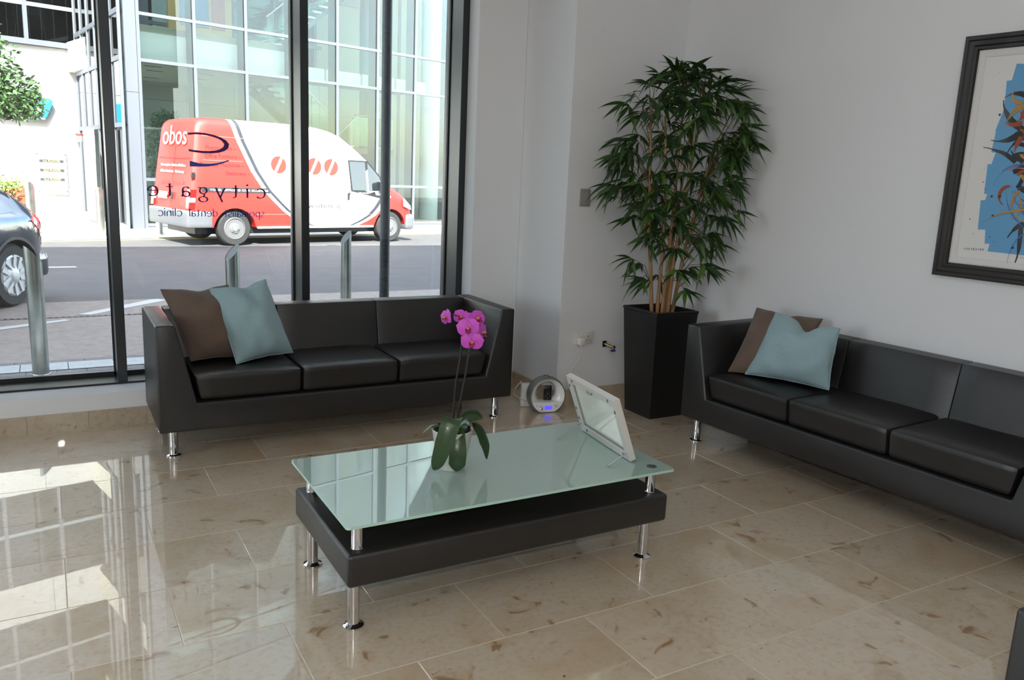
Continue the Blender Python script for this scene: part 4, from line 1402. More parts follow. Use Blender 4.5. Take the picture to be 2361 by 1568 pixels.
# ================================================================ ROOM: potted orchid on the table
OX, OY, OZ = 1.288, 2.655, .4005
orc = thing('potted_orchid', 'magenta orchid in a white tapered pot on the glass table', 'plant', (OX, OY, OZ))
M_pot = mat('white_ceramic', (206, 204, 200), .35, coat=.3)
obj('pot', MB().lathe([(.050, 0), (.052, .004), (.077, .148), (.079, .152), (.076, .154), (.071, .150), (.066, .12), (.0, .118)], n=36, close=False), M_pot, orc, smooth=True)
obj('liner', MB().lathe([(.0695, .12), (.0705, .158), (.068, .158), (.066, .122)], n=28, close=False), glass_mat('clear_film', (225, 228, 226), 1.5, 1.45, .1), orc, smooth=True)
M_barkchip = mat('bark_chip', (96, 70, 48), .9, bump=(80, .8))
bk = MB(); rnd = random.Random(2)
for i in range(60):
    a, q = rnd.uniform(0, 6.28), .06 * math.sqrt(rnd.random())
    x, y = q * math.cos(a), q * math.sin(a)
    bk.rbox(x - .011, x + .011, y - .006, y + .006, .115, .128 + rnd.uniform(0, .008), .004, 1)
obj('bark', bk, M_barkchip, orc)['kind'] = 'stuff'
M_oleaf = mat('orchid_leaf', (44, 72, 36), .32, coat=.3, var=(6.0, (32, 56, 28)))
M_stem = mat('orchid_stem', (26, 26, 21), .5)
def blade(path, widths, m, name, parent, fold=.25, side=None, thick=.0018):
    path = [Vector(p) for p in path]
    # resample by Catmull-Rom
    pts, ws_ = [], []
    K = 5
    for i in range(len(path) - 1):
        p0, p1, p2, p3 = path[max(i - 1, 0)], path[i], path[i + 1], path[min(i + 2, len(path) - 1)]
        for k in range(K):
            t_ = k / K
            pts.append(.5 * ((2 * p1) + (p2 - p0) * t_ + (2 * p0 - 5 * p1 + 4 * p2 - p3) * t_ * t_ + (3 * p1 - p0 - 3 * p2 + p3) * t_ ** 3))
            ws_.append(widths[i] * (1 - t_) + widths[i + 1] * t_)
    pts.append(path[-1]); ws_.append(widths[-1])
    mb = MB()
    n = len(pts)
    for i, p in enumerate(pts):
        tg = (pts[min(i + 1, n - 1)] - pts[max(i - 1, 0)]).normalized()
        sd = Vector(side) - tg * Vector(side).dot(tg)
        sd.normalize()
        up = sd.cross(tg).normalized()
        for s_ in (-1, -.5, 0, .5, 1):
            mb.v.append(tuple(p + sd * (s_ * ws_[i]) + up * (abs(s_) * fold * ws_[i] * -1)))
    for i in range(n - 1):
        for k in range(4):
            a = i * 5 + k
            mb.f.append((a, a + 1, a + 6, a + 5)); mb.mi.append(0)
    return obj(name, mb, m, parent, smooth=True, angle=80)
# camera-facing side vector is only used to lay the big leaves out flat towards the room
def OP(dx, dz, dy=0.0):            # dx along the picture-right direction, dy towards the room
    return (dx * .87 - dy * .49, -dx * .49 - dy * .87, dz)
SV = (.87, -.49, 0)
blade([OP(-.005, .15, .02), OP(.012, .205, .05), OP(.0, .20, .085), OP(-.022, .13, .105), OP(-.045, .055, .11), OP(-.058, .022, .10)], [.012, .029, .036, .034, .024, .002], M_oleaf, 'leaf', orc, .22, SV)
blade([OP(.0, .14, .02), OP(.02, .165, .05), OP(.028, .10, .085), OP(.026, .045, .085), OP(.022, .012, .075)], [.010, .025, .032, .031, .002], M_oleaf, 'leaf', orc, .25, SV)
blade([OP(.02, .15, .0), OP(.06, .185, .01), OP(.10, .17, .015), OP(.128, .105, .015), OP(.134, .04, .01)], [.012, .024, .028, .026, .002], M_oleaf, 'leaf', orc, .25, (.3, -.9, .1))
blade([OP(.01, .15, -.02), OP(.05, .185, -.045), OP(.085, .188, -.06), OP(.11, .175, -.07)], [.01, .022, .020, .002], M_oleaf, 'leaf', orc, .3, (.3, .3, .9))
blade([OP(-.01, .15, .0), OP(-.05, .168, .005), OP(-.085, .163, .01), OP(-.112, .135, .01)], [.008, .016, .015, .002], M_oleaf, 'leaf', orc, .3, (.4, .9, .1))
s1 = [OP(.0, .12, 0), OP(.002, .22, 0), OP(.008, .34, 0), OP(.020, .42, 0), OP(.026, .50, 0), OP(.03, .55, 0), OP(.012, .585, .0), OP(-.02, .592, .0)]
s2 = [OP(.012, .12, 0), OP(.022, .24, 0), OP(.042, .36, 0), OP(.052, .44, 0), OP(.06, .50, 0), OP(.072, .55, -.01), OP(.09, .58, -.015)]
obj('flower_stem', MB().tube(s1, [.0045, .0045, .004, .004, .0035, .003, .002, .0015], 8), M_stem, orc, smooth=True)
obj('flower_stem', MB().tube(s2, [.0045, .0045, .004, .004, .0035, .003, .002], 8), M_stem, orc, smooth=True)
M_petal = mat('magenta_petal', (186, 64, 184), .5, var=(30.0, (200, 92, 196)), spec=.3)
M_lip = mat('crimson_lip', (150, 22, 92), .5)
M_col = mat('orchid_column', (196, 140, 60), .5)
def petal_mb(l, wd, cup, tip=.5):
    mb = MB(); n, k = 8, 6
    for i in range(n + 1):
        t_ = i / n
        ww = wd * max(.10, max(0.0, 1 - abs(2 * t_ ** tip - 1) ** 2.4) ** .55)
        for j in range(k + 1):
            s_ = -1 + 2 * j / k
            mb.v.append((s_ * ww, l * t_ - .1 * l * (s_ ** 2) * t_, cup * (t_ ** 2) - .10 * ww * s_ * s_))
    for i in range(n):
        for j in range(k):
            a = i * (k + 1) + j
            mb.f.append((a, a + 1, a + k + 2, a + k + 1)); mb.mi.append(0)
    return mb
def flower(pos, facing, roll, sc=1.0):
    f = obj('flower', MB().lathe([(.003, 0), (.006, .006), (.005, .014), (.002, .018)], n=10), M_col, orc, smooth=True)
    f.location = pos
    q = Vector(facing).to_track_quat('Z', 'Y')
    f.rotation_euler = (q.to_matrix() @ Matrix.Rotation(roll, 3, 'Z')).to_euler()
    f.scale = (sc, sc, sc)
    for ang, l, wd, cup, tp_ in ((0, .038, .017, -.004, .7), (128, .036, .015, -.004, .7), (-128, .036, .015, -.004, .7)):
        mb = petal_mb(l, wd, cup, tp_); mb.xf(Matrix.Rotation(R(ang), 4, 'Z') @ Matrix.Translation((0, .002, -.003)))
        obj('sepal', mb, M_petal, f, smooth=True, angle=80)
    for ang in (72, -72):
        mb = petal_mb(.043, .028, .002, .8); mb.xf(Matrix.Rotation(R(ang), 4, 'Z') @ Matrix.Translation((0, .002, .001)))
        obj('petal', mb, M_petal, f, smooth=True, angle=80)
    mb = petal_mb(.02, .009, .012, .7); mb.xf(Matrix.Rotation(R(180), 4, 'Z') @ Matrix.Translation((0, .002, .006)))
    for s_ in (-1, 1):
        m3 = petal_mb(.012, .006, .008, .7); m3.xf(Matrix.Rotation(R(180 + s_ * 50), 4, 'Z') @ Matrix.Translation((0, .002, .008)))
        mb.add(m3.v, m3.f)
    obj('lip', mb, M_lip, f, smooth=True, angle=80)
    return f
TOC = (-.44, -.86, .12)
flower(OP(.048, .547, .03), TOC, .12, 1.02)
flower(OP(.064, .497, .035), (-.40, -.9, .05), -.1, 1.02)
flower(OP(.078, .575, .0), (.1, -.75, .55), .5, .98)
flower(OP(.098, .525, -.01), (.55, -.7, .2), .2, .95)
flower(OP(-.035, .578, .0), (-.95, -.1, .1), .3, .85)
flower(OP(.022, .58, .0), (-.5, -.6, .5), -.4, .85)

# ================================================================ ROOM: picture frame on the table, seen from its back
BLp, BRp = Vector((2.02, 2.848, .4035)), Vector((1.965, 2.424, .4035))
upv = Vector((-.092, .012, .252)).normalized()
ex = (BRp - BLp).normalized()
nv = ex.cross(upv).normalized()          # points away from or towards the camera
if nv.x > 0: nv = -nv
Mf = Matrix((( ex.x, upv.x, -nv.x, BLp.x), (ex.y, upv.y, -nv.y, BLp.y), (ex.z, upv.z, -nv.z, BLp.z), (0, 0, 0, 1)))
pf = thing('photo_frame', 'white tabletop picture frame standing on glass table, its back to the camera', 'picture frame', tuple(BLp))
FW, FH, FB, FT = .428, .272, .030, .026
M_fr = mat('white_frame_paint', (206, 204, 200), .45)
def PF(mb): return mb.xf(Mf)
fr = MB()
for q in ((0, FW, 0, FB), (0, FW, FH - FB, FH), (0, FB, FB, FH - FB), (FW - FB, FW, FB, FH - FB)):
    fr.box(q[0], q[1], q[2], q[3], 0, FT)
obj('frame_rim', PF(fr), M_fr, pf, world=True)
obj('rebate', PF(MB().box(FB, FB + .006, FB, FH - FB, .008, FT - .002).box(FW - FB - .006, FW - FB, FB, FH - FB, .008, FT - .002).box(FB, FW - FB, FB, FB + .006, .008, FT - .002).box(FB, FW - FB, FH - FB - .006, FH - FB, .008, FT - .002)), mat('grey_rebate', (140, 140, 138), .5), pf, world=True)
obj('backing', PF(MB().box(FB + .001, FW - FB - .001, FB + .001, FH - FB - .001, .014, .019)), mat('pale_green_glass', (232, 236, 226), .2, coat=1.0), pf, world=True)
cl = MB()
for x, y in ((.05, FH - .02), (FW - .06, FH - .02), (.012, FH - .05), (FW - .02, FH - .06), (.012, .11), (.012, .06), (FW - .05, .012), (.06, .012)):
    cl.box(x, x + .006, y, y + .012, -.003, -.0005)
obj('clips', PF(cl), M_fin, pf, world=True)
hg = MB().tube([(FW * .47, FH - .016, -.003), (FW * .47, FH - .024, -.008), (FW * .56, FH - .024, -.008), (FW * .56, FH - .016, -.003)], .002, 6)
obj('hanger', PF(hg), M_fin, pf, world=True)
for end, a in ((Vector((1.849, 2.775, .403)), (.020, .040)), (Vector((1.854, 2.42, .403)), (FW - .02, .032))):
    p0 = Mf @ Vector((a[0], a[1], -.001))
    obj('support_pin', MB().tube([p0, end], .0032, 8), M_chrome, pf, smooth=True, world=True)
    obj('pin_tip', MB().lathe([(.0045, -.002), (.0045, .003)], tuple(end), 10), M_chrome, pf, world=True)

# ================================================================ ROOM: speaker dock with music player, adapter and cables
DX, DY = 2.768, 4.33
dk = thing('speaker_dock', 'grey and white ring shaped speaker dock on the floor beside the sofa', 'speaker', (DX, DY, 0), R(-12))
# ring in its own frame: axis along -Y, tipped back a little
RR = .122
def ring_surface(prof, n=48, flat=-.103):
    """prof = [(radius, y, dz)] closed loop revolve; bottom flattened"""
    mb = MB()
    for (r, y, dz) in prof:
        for k in range(n):
            a = 2 * math.pi * k / n
            z = r * math.sin(a) + dz
            x = r * math.cos(a)
            mb.v.append((x, y, max(z, flat) + .108))
    m_ = len(prof)
    for i in range(m_ - 1):
        for k in range(n):
            mb.f.append((i * n + k, i * n + (k + 1) % n, (i + 1) * n + (k + 1) % n, (i + 1) * n + k)); mb.mi.append(0)
    return mb
TILT = Matrix.Translation((0, 0, .002)) @ Matrix.Rotation(R(-6), 4, 'X')
outer_r = ring_surface([(.113, -.050, 0), (.121, -.046, 0), (.126, -.02, 0), (.126, .015, 0), (.119, .045, 0), (.108, .056, 0)])
inner_r = ring_surface([(.113, -.050, 0), (.109, -.0495, 0), (.084, -.032, .012), (.070, -.006, .018), (.068, .02, .018), (.076, .045, .014), (.100, .057, .003), (.108, .056, 0)])
outer_r.v = [(x, y, z) for x, y, z in outer_r.v]
obj('grey_shell', outer_r, M_greyplas, dk, smooth=True)
obj('white_ring', inner_r, M_white, dk, smooth=True)
dkp = []
for k in range(25):
    a = R(200 + 140 * k / 24)
    dkp.append((.108 * math.cos(a), max(.108 * math.sin(a), -.100) + .108))
n = len(dkp)
zt = dkp[0][1]
front = MB()
v = []
for x, z in dkp:
    v.append((x, -.052 + .0 * z, z))
for x, z in dkp:
    v.append((x * .92, .02, z))
front.add(v, [tuple(range(n)), tuple(reversed(range(n, 2 * n)))] + [(i, (i + 1) % n, n + (i + 1) % n, n + i) for i in range(n)])
obj('deck', front, M_white, dk, smooth=True, angle=40)
obj('display', MB().box(-.022, .026, -.0545, -.0525, .022, .048), mat('blue_display', (60, 56, 196), .3, emit=((70, 64, 220), .25)), dk)
bt = MB()
for x, z in ((-.075, .050), (-.052, .044), (.045, .05), (.052, .04), (.06, .05), (.062, .038)):
    bt.lathe([(.003, 0), (.0025, .002)], (x, -.0525, z), 8, 'Y')
obj('buttons', bt, M_fin, dk)
obj('volume_knob', MB().lathe([(.009, 0), (.009, .005), (.007, .007)], (-.045, -.0525, .030), 16, 'Y'), M_chrome, dk, smooth=True)
obj('top_ring', MB().tube([(.028 * math.cos(a), .018 * math.sin(a), .2355 - .1 * (.028 * math.cos(a)) ** 2 * 30) for a in [2 * math.pi * i / 24 for i in range(25)]], .0022, 6), M_chrome, dk, smooth=True)
obj('foot', MB().box(-.05, .05, -.035, .04, 0, .006), M_black, dk)
mp_ = thing('music_player', 'small black music player standing in the speaker dock', 'music player', (DX - .004, DY - .028, .078), R(-12), rot=(R(-8), R(2), R(-12)))
obj('case', MB().rbox(-.028, .028, -.005, .005, 0, .098, .004, 4), M_black, mp_, smooth=True)
mk = MB()
for x, z in ((0, .042), (0, .012), (-.013, .027), (.013, .027)):
    mk.box(x - .0025, x + .0025, -.0056, -.0052, z - .0008, z + .0008)
obj('button_marks', mk, M_white, mp_)
ad = thing('power_adapter', 'white power adapter brick on floor behind the speaker dock', 'adapter', (2.70, 4.475, 0), R(-20))
obj('case', MB().rbox(-.035, .035, -.03, .03, .0, .155, .01, 4), M_white, ad, smooth=True)
M_cable = mat('white_cable', (214, 214, 212), .5)
cb1 = MB().tube([(2.675, 4.475, .16), (2.62, 4.40, .195), (2.555, 4.36, .165), (2.545, 4.36, .125), (2.60, 4.37, .085), (2.68, 4.40, .05), (2.74, 4.42, .03)], .0028, 6)
tag(obj('looped_cable', cb1, M_cable, smooth=True), 'white cable looping out left of the speaker dock', 'cable')
pts = []
rnd = random.Random(9)
for i in range(26):
    pts.append((2.80 + .05 * math.sin(i * 1.7) + rnd.uniform(-.012, .012), 4.56 + .05 * math.cos(i * 1.1) * .6, .02 + abs(.075 * math.sin(i * .8)) + .004 * rnd.random()))
tag(obj('tangled_cable', MB().tube(pts, .0026, 6), M_cable, smooth=True), 'tangle of thin white cable seen through the speaker dock ring', 'cable')

# ================================================================ ROOM: things on the back wall
YB = 4.4095
sw = thing('wall_switch', 'grey blank switch plate on wall left of bamboo', 'switch', (3.037, YB, 1.38))
obj('plate', MB().rbox(-.041, .041, -.011, 0, -.056, .056, .006, 4), mat('grey_switch', (150, 147, 142), .4), sw, smooth=True)
obj('rocker', MB().box(-.022, .022, -.0125, -.0112, -.04, .03), mat('grey_switch_b', (158, 155, 150), .4), sw)
obj('mark', MB().box(.0, .02, -.0128, -.0126, -.025, -.022), M_fin, sw)
so = thing('double_socket', 'white double power socket low on the wall left of the planter', 'socket', (3.0925, YB, .4525))
obj('plate', MB().rbox(-.074, .074, -.009, 0, -.044, .044, .004, 4), mat('socket_white', (222, 220, 214), .4), so, smooth=True)
hl = MB()
for x, z, a, b in ((.038, .008, .0025, .006), (.027, -.016, .004, .002), (.049, -.016, .004, .002)):
    hl.box(x - a, x + a, -.0096, -.0092, z - b, z + b)
obj('pin_holes', hl, M_gasket, so)
for x in (-.012, .012):
    obj('rocker_switch', MB().rbox(x - .006, x + .006, -.0125, -.008, .014, .032, .002, 2), M_white, so, smooth=True)
pg = thing('mains_plug', 'white three pin plug pushed into left half of the double socket', 'plug', (3.06, YB - .0095, .435))
obj('body', MB().rbox(-.024, .024, -.036, 0, -.026, .024, .008, 4), M_white, pg, smooth=True)
obj('strain_relief', MB().tube([(0, -.018, -.026), (0, -.02, -.04)], [.005, .0035], 8), M_white, pg, smooth=True)
cd = [(3.06, YB - .03, .394), (3.065, YB - .028, .36), (3.05, YB - .03, .32), (3.02, YB - .03, .28), (2.985, YB - .032, .24), (2.955, YB - .035, .19), (2.94, YB - .04, .10), (2.93, YB - .03, .02), (2.90, YB + .0 - .05, .006)]
tag(obj('plug_cord', MB().tube(cd, .0025, 6), M_cable, smooth=True), 'thin white cord hanging from plug down to the dock', 'cable')
vl = thing('isolation_valve', 'small brass and blue isolation valve on wall beside the planter', 'valve', (3.275, YB, .395))
obj('wall_flange', MB().rbox(-.02, .012, -.008, 0, -.016, .026, .003, 2), M_gasket, vl, smooth=True)
obj('pipe', MB().tube([(-.004, -.006, .006), (.006, -.03, .0), (.03, -.052, -.012)], [.009, .009, .010], 12), mat('brass', (170, 140, 96), .3, .9), vl, smooth=True)
obj('nut', MB().lathe([(.014, -.008), (.014, .008)], (.034, -.056, -.012), 6, 'X'), M_chrome, vl)
obj('lever', MB().rbox(.012, .046, -.07, -.05, -.04, -.028, .004, 3), mat('blue_lever', (34, 44, 120), .4), vl, smooth=True)

# ================================================================ ROOM: painting on the right wall
pa = thing('framed_painting', 'abstract blue and multicoloured painting in dark brown moulded frame', 'painting', (wall_x(2.525) - .002, 2.525, 1.10), R(-90) + WYAW)
# painting frame: x to the right along the wall, -y out of the wall, z up
PW, PH = 1.18, 1.145
M_dkwood = mat('dark_brown_moulding', (27, 22, 20), .4, coat=.15)
def mould(x0, x1, z0, z1, steps):
    """four mitred lengths of a stepped moulding: steps = [(inset, out)]"""
    mb = MB()
    for k, (i0, o0_) in enumerate(steps[:-1]):
        i1, o1 = steps[k + 1]
        a = [(x0 + i0, -o0_, z0 + i0), (x1 - i0, -o0_, z0 + i0), (x1 - i0, -o0_, z1 - i0), (x0 + i0, -o0_, z1 - i0)]
        b = [(x0 + i1, -o1, z0 + i1), (x1 - i1, -o1, z0 + i1), (x1 - i1, -o1, z1 - i1), (x0 + i1, -o1, z1 - i1)]
        mb.add(a + b, [(i, (i + 1) % 4, 4 + (i + 1) % 4, 4 + i) for i in range(4)])
    return mb
obj('frame', mould(0, PW, 0, PH, [(0, 0), (0, .028), (.008, .036), (.02, .036), (.026, .030), (.045, .030), (.052, .024), (.062, .024), (.068, .014), (.068, .002)]), M_dkwood, pa, smooth=True, angle=20)
obj('liner', mould(.068, PW - .068, .068, PH - .068, [(0, .003), (0, .012), (.008, .014), (.030, .010), (.036, .004)]), mat('white_liner', (214, 214, 214), .6), pa)
obj('backboard', MB().box(.01, PW - .01, -.002, 0, .01, PH - .01), M_dkwood, pa)
obj('canvas', MB().box(.07, PW - .07, -.006, -.003, .07, PH - .07), mat('white_canvas', (222, 222, 222), .7), pa)
rnd = random.Random(21)
bl = MB()
# overlapping square brush slabs of flat blue
slabs = [(.235, .95, .50, .055, -8), (.215, .86, .46, .07, 4), (.21, .77, .52, .07, -14), (.195, .67, .48, .065, -4), (.205, .575, .52, .07, -12), (.185, .48, .5, .07, 2), (.20, .40, .5, .06, -12), (.18, .31, .54, .07, 3), (.22, .235, .5, .06, 6), (.25, .19, .5, .05, -5)]
for i, (x, z, w_, h, a) in enumerate(slabs):
    c, s = math.cos(R(a)), math.sin(R(a))
    q = [(0, -h), (w_ + .2, -h), (w_ + .2, h), (0, h)]
    for (k0, k1) in ((0, 1),):
        bl.add([(x + u_ * c - v_ * s, -.0065 - i * .00008, z + u_ * s + v_ * c) for u_, v_ in q], [(0, 1, 2, 3)])
bl.v = [(min(max(p[0], .12), .98), p[1], min(max(p[2], .13), 1.03)) for p in bl.v]
obj('blue_paint', bl, mat('sky_blue_paint', (98, 160, 206), .5), pa)
def stroke(mb, pts, w0, w1, y):
    n = len(pts)
    L_, R_ = [], []
    for i, p in enumerate(pts):
        a, b = pts[max(i - 1, 0)], pts[min(i + 1, n - 1)]
        dx, dz = b[0] - a[0], b[1] - a[1]
        d = math.hypot(dx, dz) or 1
        t_ = i / (n - 1)
        wv = (w0 + (w1 - w0) * t_) * (.35 + .65 * math.sin(math.pi * min(1, t_ * 1.2 + .1)) ** .5 if t_ < .9 else .3)
        L_.append((p[0] - dz / d * wv, y, p[1] + dx / d * wv)); R_.append((p[0] + dz / d * wv, y, p[1] - dx / d * wv))
    mb.add(L_ + R_, [(i, i + 1, n + i + 1, n + i) for i in range(n - 1)])
def curve(x, z, ang, ln, bend, n=14):
    pts = []
    a = ang
    for i in range(n):
        pts.append((x, z)); x += ln / n * math.cos(a); z += ln / n * math.sin(a); a += bend / n + rnd.uniform(-.12, .12)
    return pts
ycur = -.0076
def splash(name, m, cnt, ln, w_, region):
    global ycur
    mb = MB()
    for i in range(cnt):
        x, z = rnd.uniform(*region[0]), rnd.uniform(*region[1])
        stroke(mb, curve(x, z, rnd.uniform(-3.14, 3.14), rnd.uniform(*ln), rnd.uniform(-3, 3)), rnd.uniform(*w_), rnd.uniform(*w_) * .5, ycur - i * .000012)
    ycur -= cnt * .000012 + .0001
    return obj(name, mb, m, pa)
MK = lambda nm, c: mat(nm, c, .35, coat=.4)
reg = ((.29, .80), (.26, .86))
splash('black_strokes', MK('black_paint', (22, 20, 24)), 80, (.08, .22), (.008, .022), reg)
splash('rust_strokes', MK('rust_paint', (150, 66, 30)), 46, (.06, .16), (.006, .016), reg)
splash('ochre_strokes', MK('ochre_paint', (176, 132, 56)), 34, (.08, .2), (.003, .010), reg)
splash('plum_strokes', MK('plum_paint', (84, 30, 52)), 26, (.06, .15), (.004, .012), reg)
splash('red_strokes', MK('red_paint', (206, 62, 32)), 26, (.1, .25), (.003, .006), ((.36, .85), (.3, 1.0)))
splash('blue_strokes', MK('cobalt_paint', (40, 110, 196)), 60, (.12, .3), (.002, .005), ((.36, .85), (.24, .75)))
mb = MB()
stroke(mb, [(.40 + .085 * math.cos(R(a)), .985 + .085 * math.sin(R(a)) * 1.0) for a in range(60, 330, 12)], .006, .006, ycur)
obj('red_loop', mb, MATS['red_paint'], pa)
mb = MB()
stroke(mb, curve(.40, .35, 3.3, .24, .25), .006, .003, ycur - .0002)
stroke(mb, curve(.44, .47, 2.2, .2, 1.4), .005, .003, ycur - .0003)
obj('ochre_tails', mb, MATS['ochre_paint'], pa)
dots = MB()
for i in range(60):
    x, z, q = rnd.uniform(.14, .9), rnd.uniform(.16, 1.0), rnd.choice((.0015, .002, .003, .006))
    dots.add([(x + q * math.cos(k * 1.047), ycur - .0005, z + q * math.sin(k * 1.047)) for k in range(6)], [tuple(range(6))])
obj('paint_spots', dots, MATS['black_paint'], pa)['kind'] = 'stuff'
mb = MB()
px_ = .135
for q in range(9):
    stroke(mb, [(px_ + q * .011 + .003 * math.sin(i * 1.9 + q), .142 + q * .0006 + .006 * math.sin(i * 1.3 + q * 2) * (1 if q % 3 else .4)) for i in range(7)], .0011, .0011, -.0068)
obj('signature', mb, MATS['plum_paint'], pa)

# ================================================================ ROOM: potted bamboo in the corner
PX, PY = 3.43, 4.04
bam = thing('potted_bamboo', 'tall artificial bamboo in a black tapered square planter in the corner', 'plant', (PX, PY, 0))
M_planter = mat('black_planter', (27, 26, 26), .38)
b0, t0, ph = .132, .172, .70
pm = MB()
def sq(h, z): return [(-h, -h, z), (h, -h, z), (h, h, z), (-h, h, z)]
rings = [sq(b0, 0), sq(t0 - .003, ph - .022), sq(t0 - .006, ph - .019), sq(t0, ph - .014), sq(t0, ph), sq(t0 - .014, ph), sq(t0 - .016, ph - .07)]
for i in range(len(rings) - 1):
    pm.add(rings[i] + rings[i + 1], [(k, (k + 1) % 4, 4 + (k + 1) % 4, 4 + k) for k in range(4)])
pm.add(sq(b0, 0), [(3, 2, 1, 0)])
obj('planter', pm, M_planter, bam, bevel=(.002, 2))
obj('soil', MB().rbox(-t0 + .017, t0 - .017, -t0 + .017, t0 - .017, ph - .09, ph - .05, .004, 10, lambda x, y, z, q: (x, y, z + (.006 * noise.noise(Vector((x * 40, y * 40, 1))) if q[2] > 0 else 0))), mat('soil', (58, 46, 38), .95, bump=(90, .8)), bam)
M_cane = mat('bamboo_cane', (172, 132, 88), .5, var=(7.0, (146, 106, 66)))
canes = [[(3.355, 4.03, .62), (3.325, 4.04, .95), (3.29, 4.05, 1.2), (3.262, 4.06, 1.75), (3.25, 4.07, 1.95)],
         [(3.405, 4.0, .62), (3.425, 4.0, 1.0), (3.437, 4.0, 1.4), (3.444, 4.0, 1.9), (3.45, 4.0, 2.12)],
         [(3.385, 4.02, .62), (3.40, 4.03, 1.12), (3.40, 4.05, 1.5), (3.37, 4.07, 1.9)],
         [(3.445, 3.99, .62), (3.46, 3.98, 1.05), (3.50, 3.96, 1.5), (3.54, 3.94, 1.9), (3.55, 3.94, 2.1)],
         [(3.495, 4.01, .62), (3.54, 3.98, 1.1), (3.60, 3.93, 1.5), (3.64, 3.88, 1.78)],
         [(3.48, 4.06, .62), (3.51, 4.07, 1.1), (3.55, 4.07, 1.5), (3.57, 4.06, 1.8)]]
def along(c, t_):
    ls = [math.dist(a, b) for a, b in zip(c[:-1], c[1:])]
    d = t_ * sum(ls)
    for (a, b), l in zip(zip(c[:-1], c[1:]), ls):
        if d <= l: return Vector(a).lerp(Vector(b), d / l)
        d -= l
    return Vector(c[-1])
for c in canes:
    n = 22
    pts, rs = [], []
    for i in range(n + 1):
        t_ = i / n
        pts.append(along(c, t_) - Vector((PX, PY, 0)))
        rs.append((.0125 - .006 * t_) * (1.14 if i % 5 == 2 else 1.0))
    o = obj('cane', MB().tube(pts, rs, 10), M_cane, bam, smooth=True, angle=60)
def leaf_mesh(l, wd, curl, fold, mats):
    mb = MB(); n = 6
    prof_ = [.12, .72, 1.0, .92, .62, .28, .0]
    for i in range(n + 1):
        t_ = i / n
        z = -curl * t_ * t_ * l
        ww = prof_[i] * wd
        mb.v += [(-ww, t_ * l, z + fold * ww), (0, t_ * l, z), (ww, t_ * l, z + fold * ww)]
    for i in range(n):
        for k in range(2):
            a = i * 3 + k
            mb.f.append((a, a + 1, a + 4, a + 3)); mb.mi.append(0)
    return mb.mesh('leaf', True, mats, 80)
M_bleaf = mat('bamboo_leaf', (44, 74, 38), .38, spec=.4)
t = M_bleaf.node_tree
oi = t.nodes.new('ShaderNodeObjectInfo'); rr_ = t.nodes.new('ShaderNodeValToRGB')
rr_.color_ramp.elements[0].color = lin((28, 50, 30)); rr_.color_ramp.elements[1].color = lin((92, 124, 46))
e_ = rr_.color_ramp.elements.new(.72); e_.color = lin((48, 78, 38))
t.links.new(oi.outputs['Random'], rr_.inputs[0]); t.links.new(rr_.outputs[0], t.nodes['Principled BSDF'].inputs['Base Color'])
leaf_vars = [leaf_mesh(.165, .0135, .25, .35, [M_bleaf]), leaf_mesh(.19, .015, .4, .3, [M_bleaf]), leaf_mesh(.14, .0125, .15, .4, [M_bleaf]), leaf_mesh(.175, .0145, .6, .3, [M_bleaf])]
rnd = random.Random(33)
PR = Vector((.82, -.57, 0))       # the crown is spread along this diagonal of the corner
PD = Vector((.57, .82, 0))
def half_width(z):
    P = [(.78, .12), (.9, .34), (1.05, .40), (1.2, .36), (1.35, .50), (1.5, .53), (1.65, .52), (1.85, .56), (2.0, .50), (2.08, .34), (2.2, .12), (2.28, .04)]
    for (a, b), (c, d) in zip(P[:-1], P[1:]):
        if z <= c: return b + (d - b) * (z - a) / (c - a)
    return .05
leaves, twigs = [], MB()
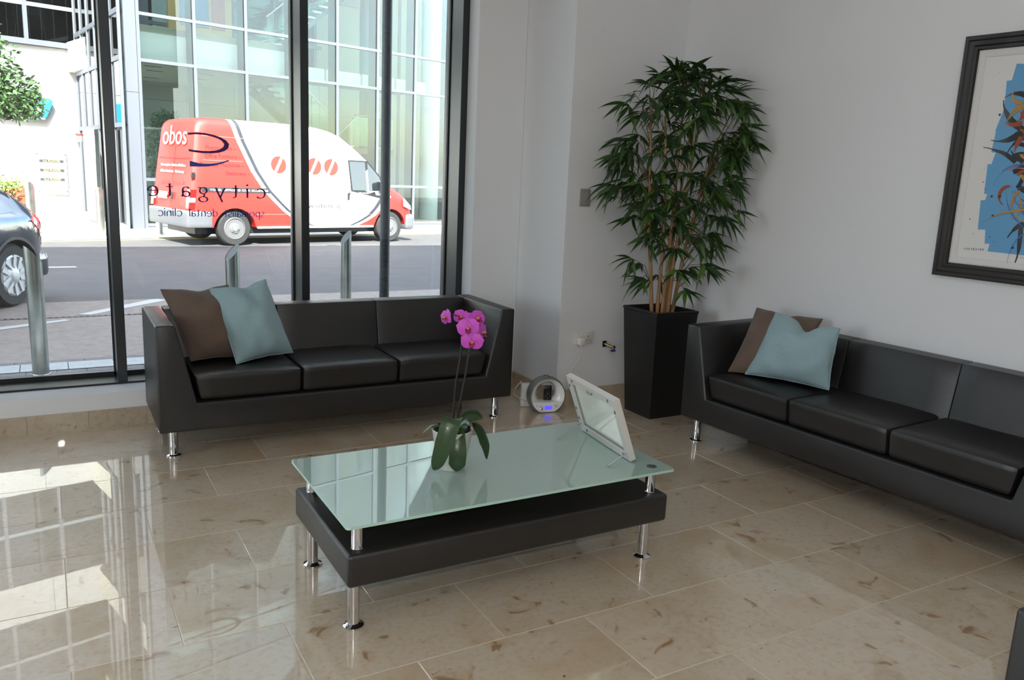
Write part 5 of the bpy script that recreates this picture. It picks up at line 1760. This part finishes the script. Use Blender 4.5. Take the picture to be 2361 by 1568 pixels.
for i in range(180):
    z = .84 + 1.36 * (rnd.random() ** .72)
    hw = half_width(z)
    rad = math.sqrt(rnd.uniform(.05, 1.0))
    sgn = rnd.uniform(-1, 1)
    side = sgn * hw * .80
    rad = abs(sgn)
    dep = rnd.uniform(-1, 1) * .24 * math.sqrt(max(0.05, 1 - rad ** 2 * .6))
    tip = Vector((PX - .0, PY - .06, z)) + PR * side + PD * dep
    tip.x = min(tip.x, wall_x(tip.y) - .06); tip.y = min(tip.y, 4.35)
    c = min(canes, key=lambda q: (along(q, min(1, max(0, (z - .62 - .1) / (q[-1][2] - .62)))) - tip).length)
    base = along(c, min(1, max(.18, (z - .12 - abs(side) * .35 - .62) / (c[-1][2] - .62))))
    out = (tip - base)
    out_h = Vector((out.x, out.y, 0))
    if out_h.length < .02: out_h = Vector((rnd.uniform(-1, 1), rnd.uniform(-1, 1), 0))
    out_h.normalize()
    mid = base.lerp(tip, .55) + Vector((0, 0, .04))
    twigs.tube([base - Vector((PX, PY, 0)), mid - Vector((PX, PY, 0)), tip - Vector((PX, PY, 0))], [.003, .002, .0012], 5)
    az0 = math.atan2(out_h.y, out_h.x)
    cnt = rnd.randint(6, 9)
    for k in range(cnt):
        f = k / (cnt - 1)
        az = az0 + (f - .5) * 2.4 + rnd.uniform(-.25, .25)
        pitch = rnd.uniform(-.75, .28) + (.5 if z > 2.05 else 0) - .25 * abs(f - .5)
        pos = tip.lerp(mid, rnd.uniform(0, .45))
        d = Vector((math.cos(az) * math.cos(pitch), math.sin(az) * math.cos(pitch), math.sin(pitch)))
        sc = rnd.uniform(.72, 1.08)
        end = pos + d * .17 * sc
        # stay clear of the two walls of the corner
        for _ in range(6):
            lim = min(wall_x(end.y), wall_x(pos.y)) - .035
            if max(end.x, pos.x) > lim:
                dxx = max(end.x, pos.x) - lim
                pos = pos - Vector((dxx, dxx * .6, 0)); end = pos + d * .17 * sc
            if max(end.y, pos.y) > 4.375:
                pos = pos - Vector((0, max(end.y, pos.y) - 4.375, 0)); end = pos + d * .17 * sc
        leaves.append((pos, d, sc, rnd.uniform(-.9, .9), rnd.randrange(4)))
def leaf_matrix(d, rollv):
    x = d.cross(Vector((0, 0, 1)))
    if x.length < 1e-3: x = Vector((1, 0, 0))
    x.normalize()
    z_ = x.cross(d).normalized()
    m_ = Matrix((x, d, z_)).transposed()
    return m_ @ Matrix.Rotation(rollv, 3, 'Y')
camv = Vector((0, 0, 1.5))
order = sorted(leaves, key=lambda q: (q[0] - camv).length)
rest = MB()
for i, (pos, d, sc, ro, vi) in enumerate(order):
    m3 = leaf_matrix(d, ro)
    if i < 300:
        o = link('leaf', leaf_vars[vi], bam)
        o.location = pos - Vector((PX, PY, 0))
        o.rotation_euler = m3.to_euler()
        o.scale = (sc, sc, sc)
    else:
        me = leaf_vars[vi]
        rest.add([tuple(m3 @ (v.co * sc) + pos - Vector((PX, PY, 0))) for v in me.vertices], [tuple(p.vertices) for p in me.polygons])
obj('inner_foliage', rest, mat('bamboo_leaf_inner', (40, 68, 36), .42, var=(5.0, (66, 98, 42))), bam, smooth=True, angle=80)['kind'] = 'stuff'
obj('twigs', twigs, mat('bamboo_twig', (96, 88, 60), .7), bam)['kind'] = 'stuff'
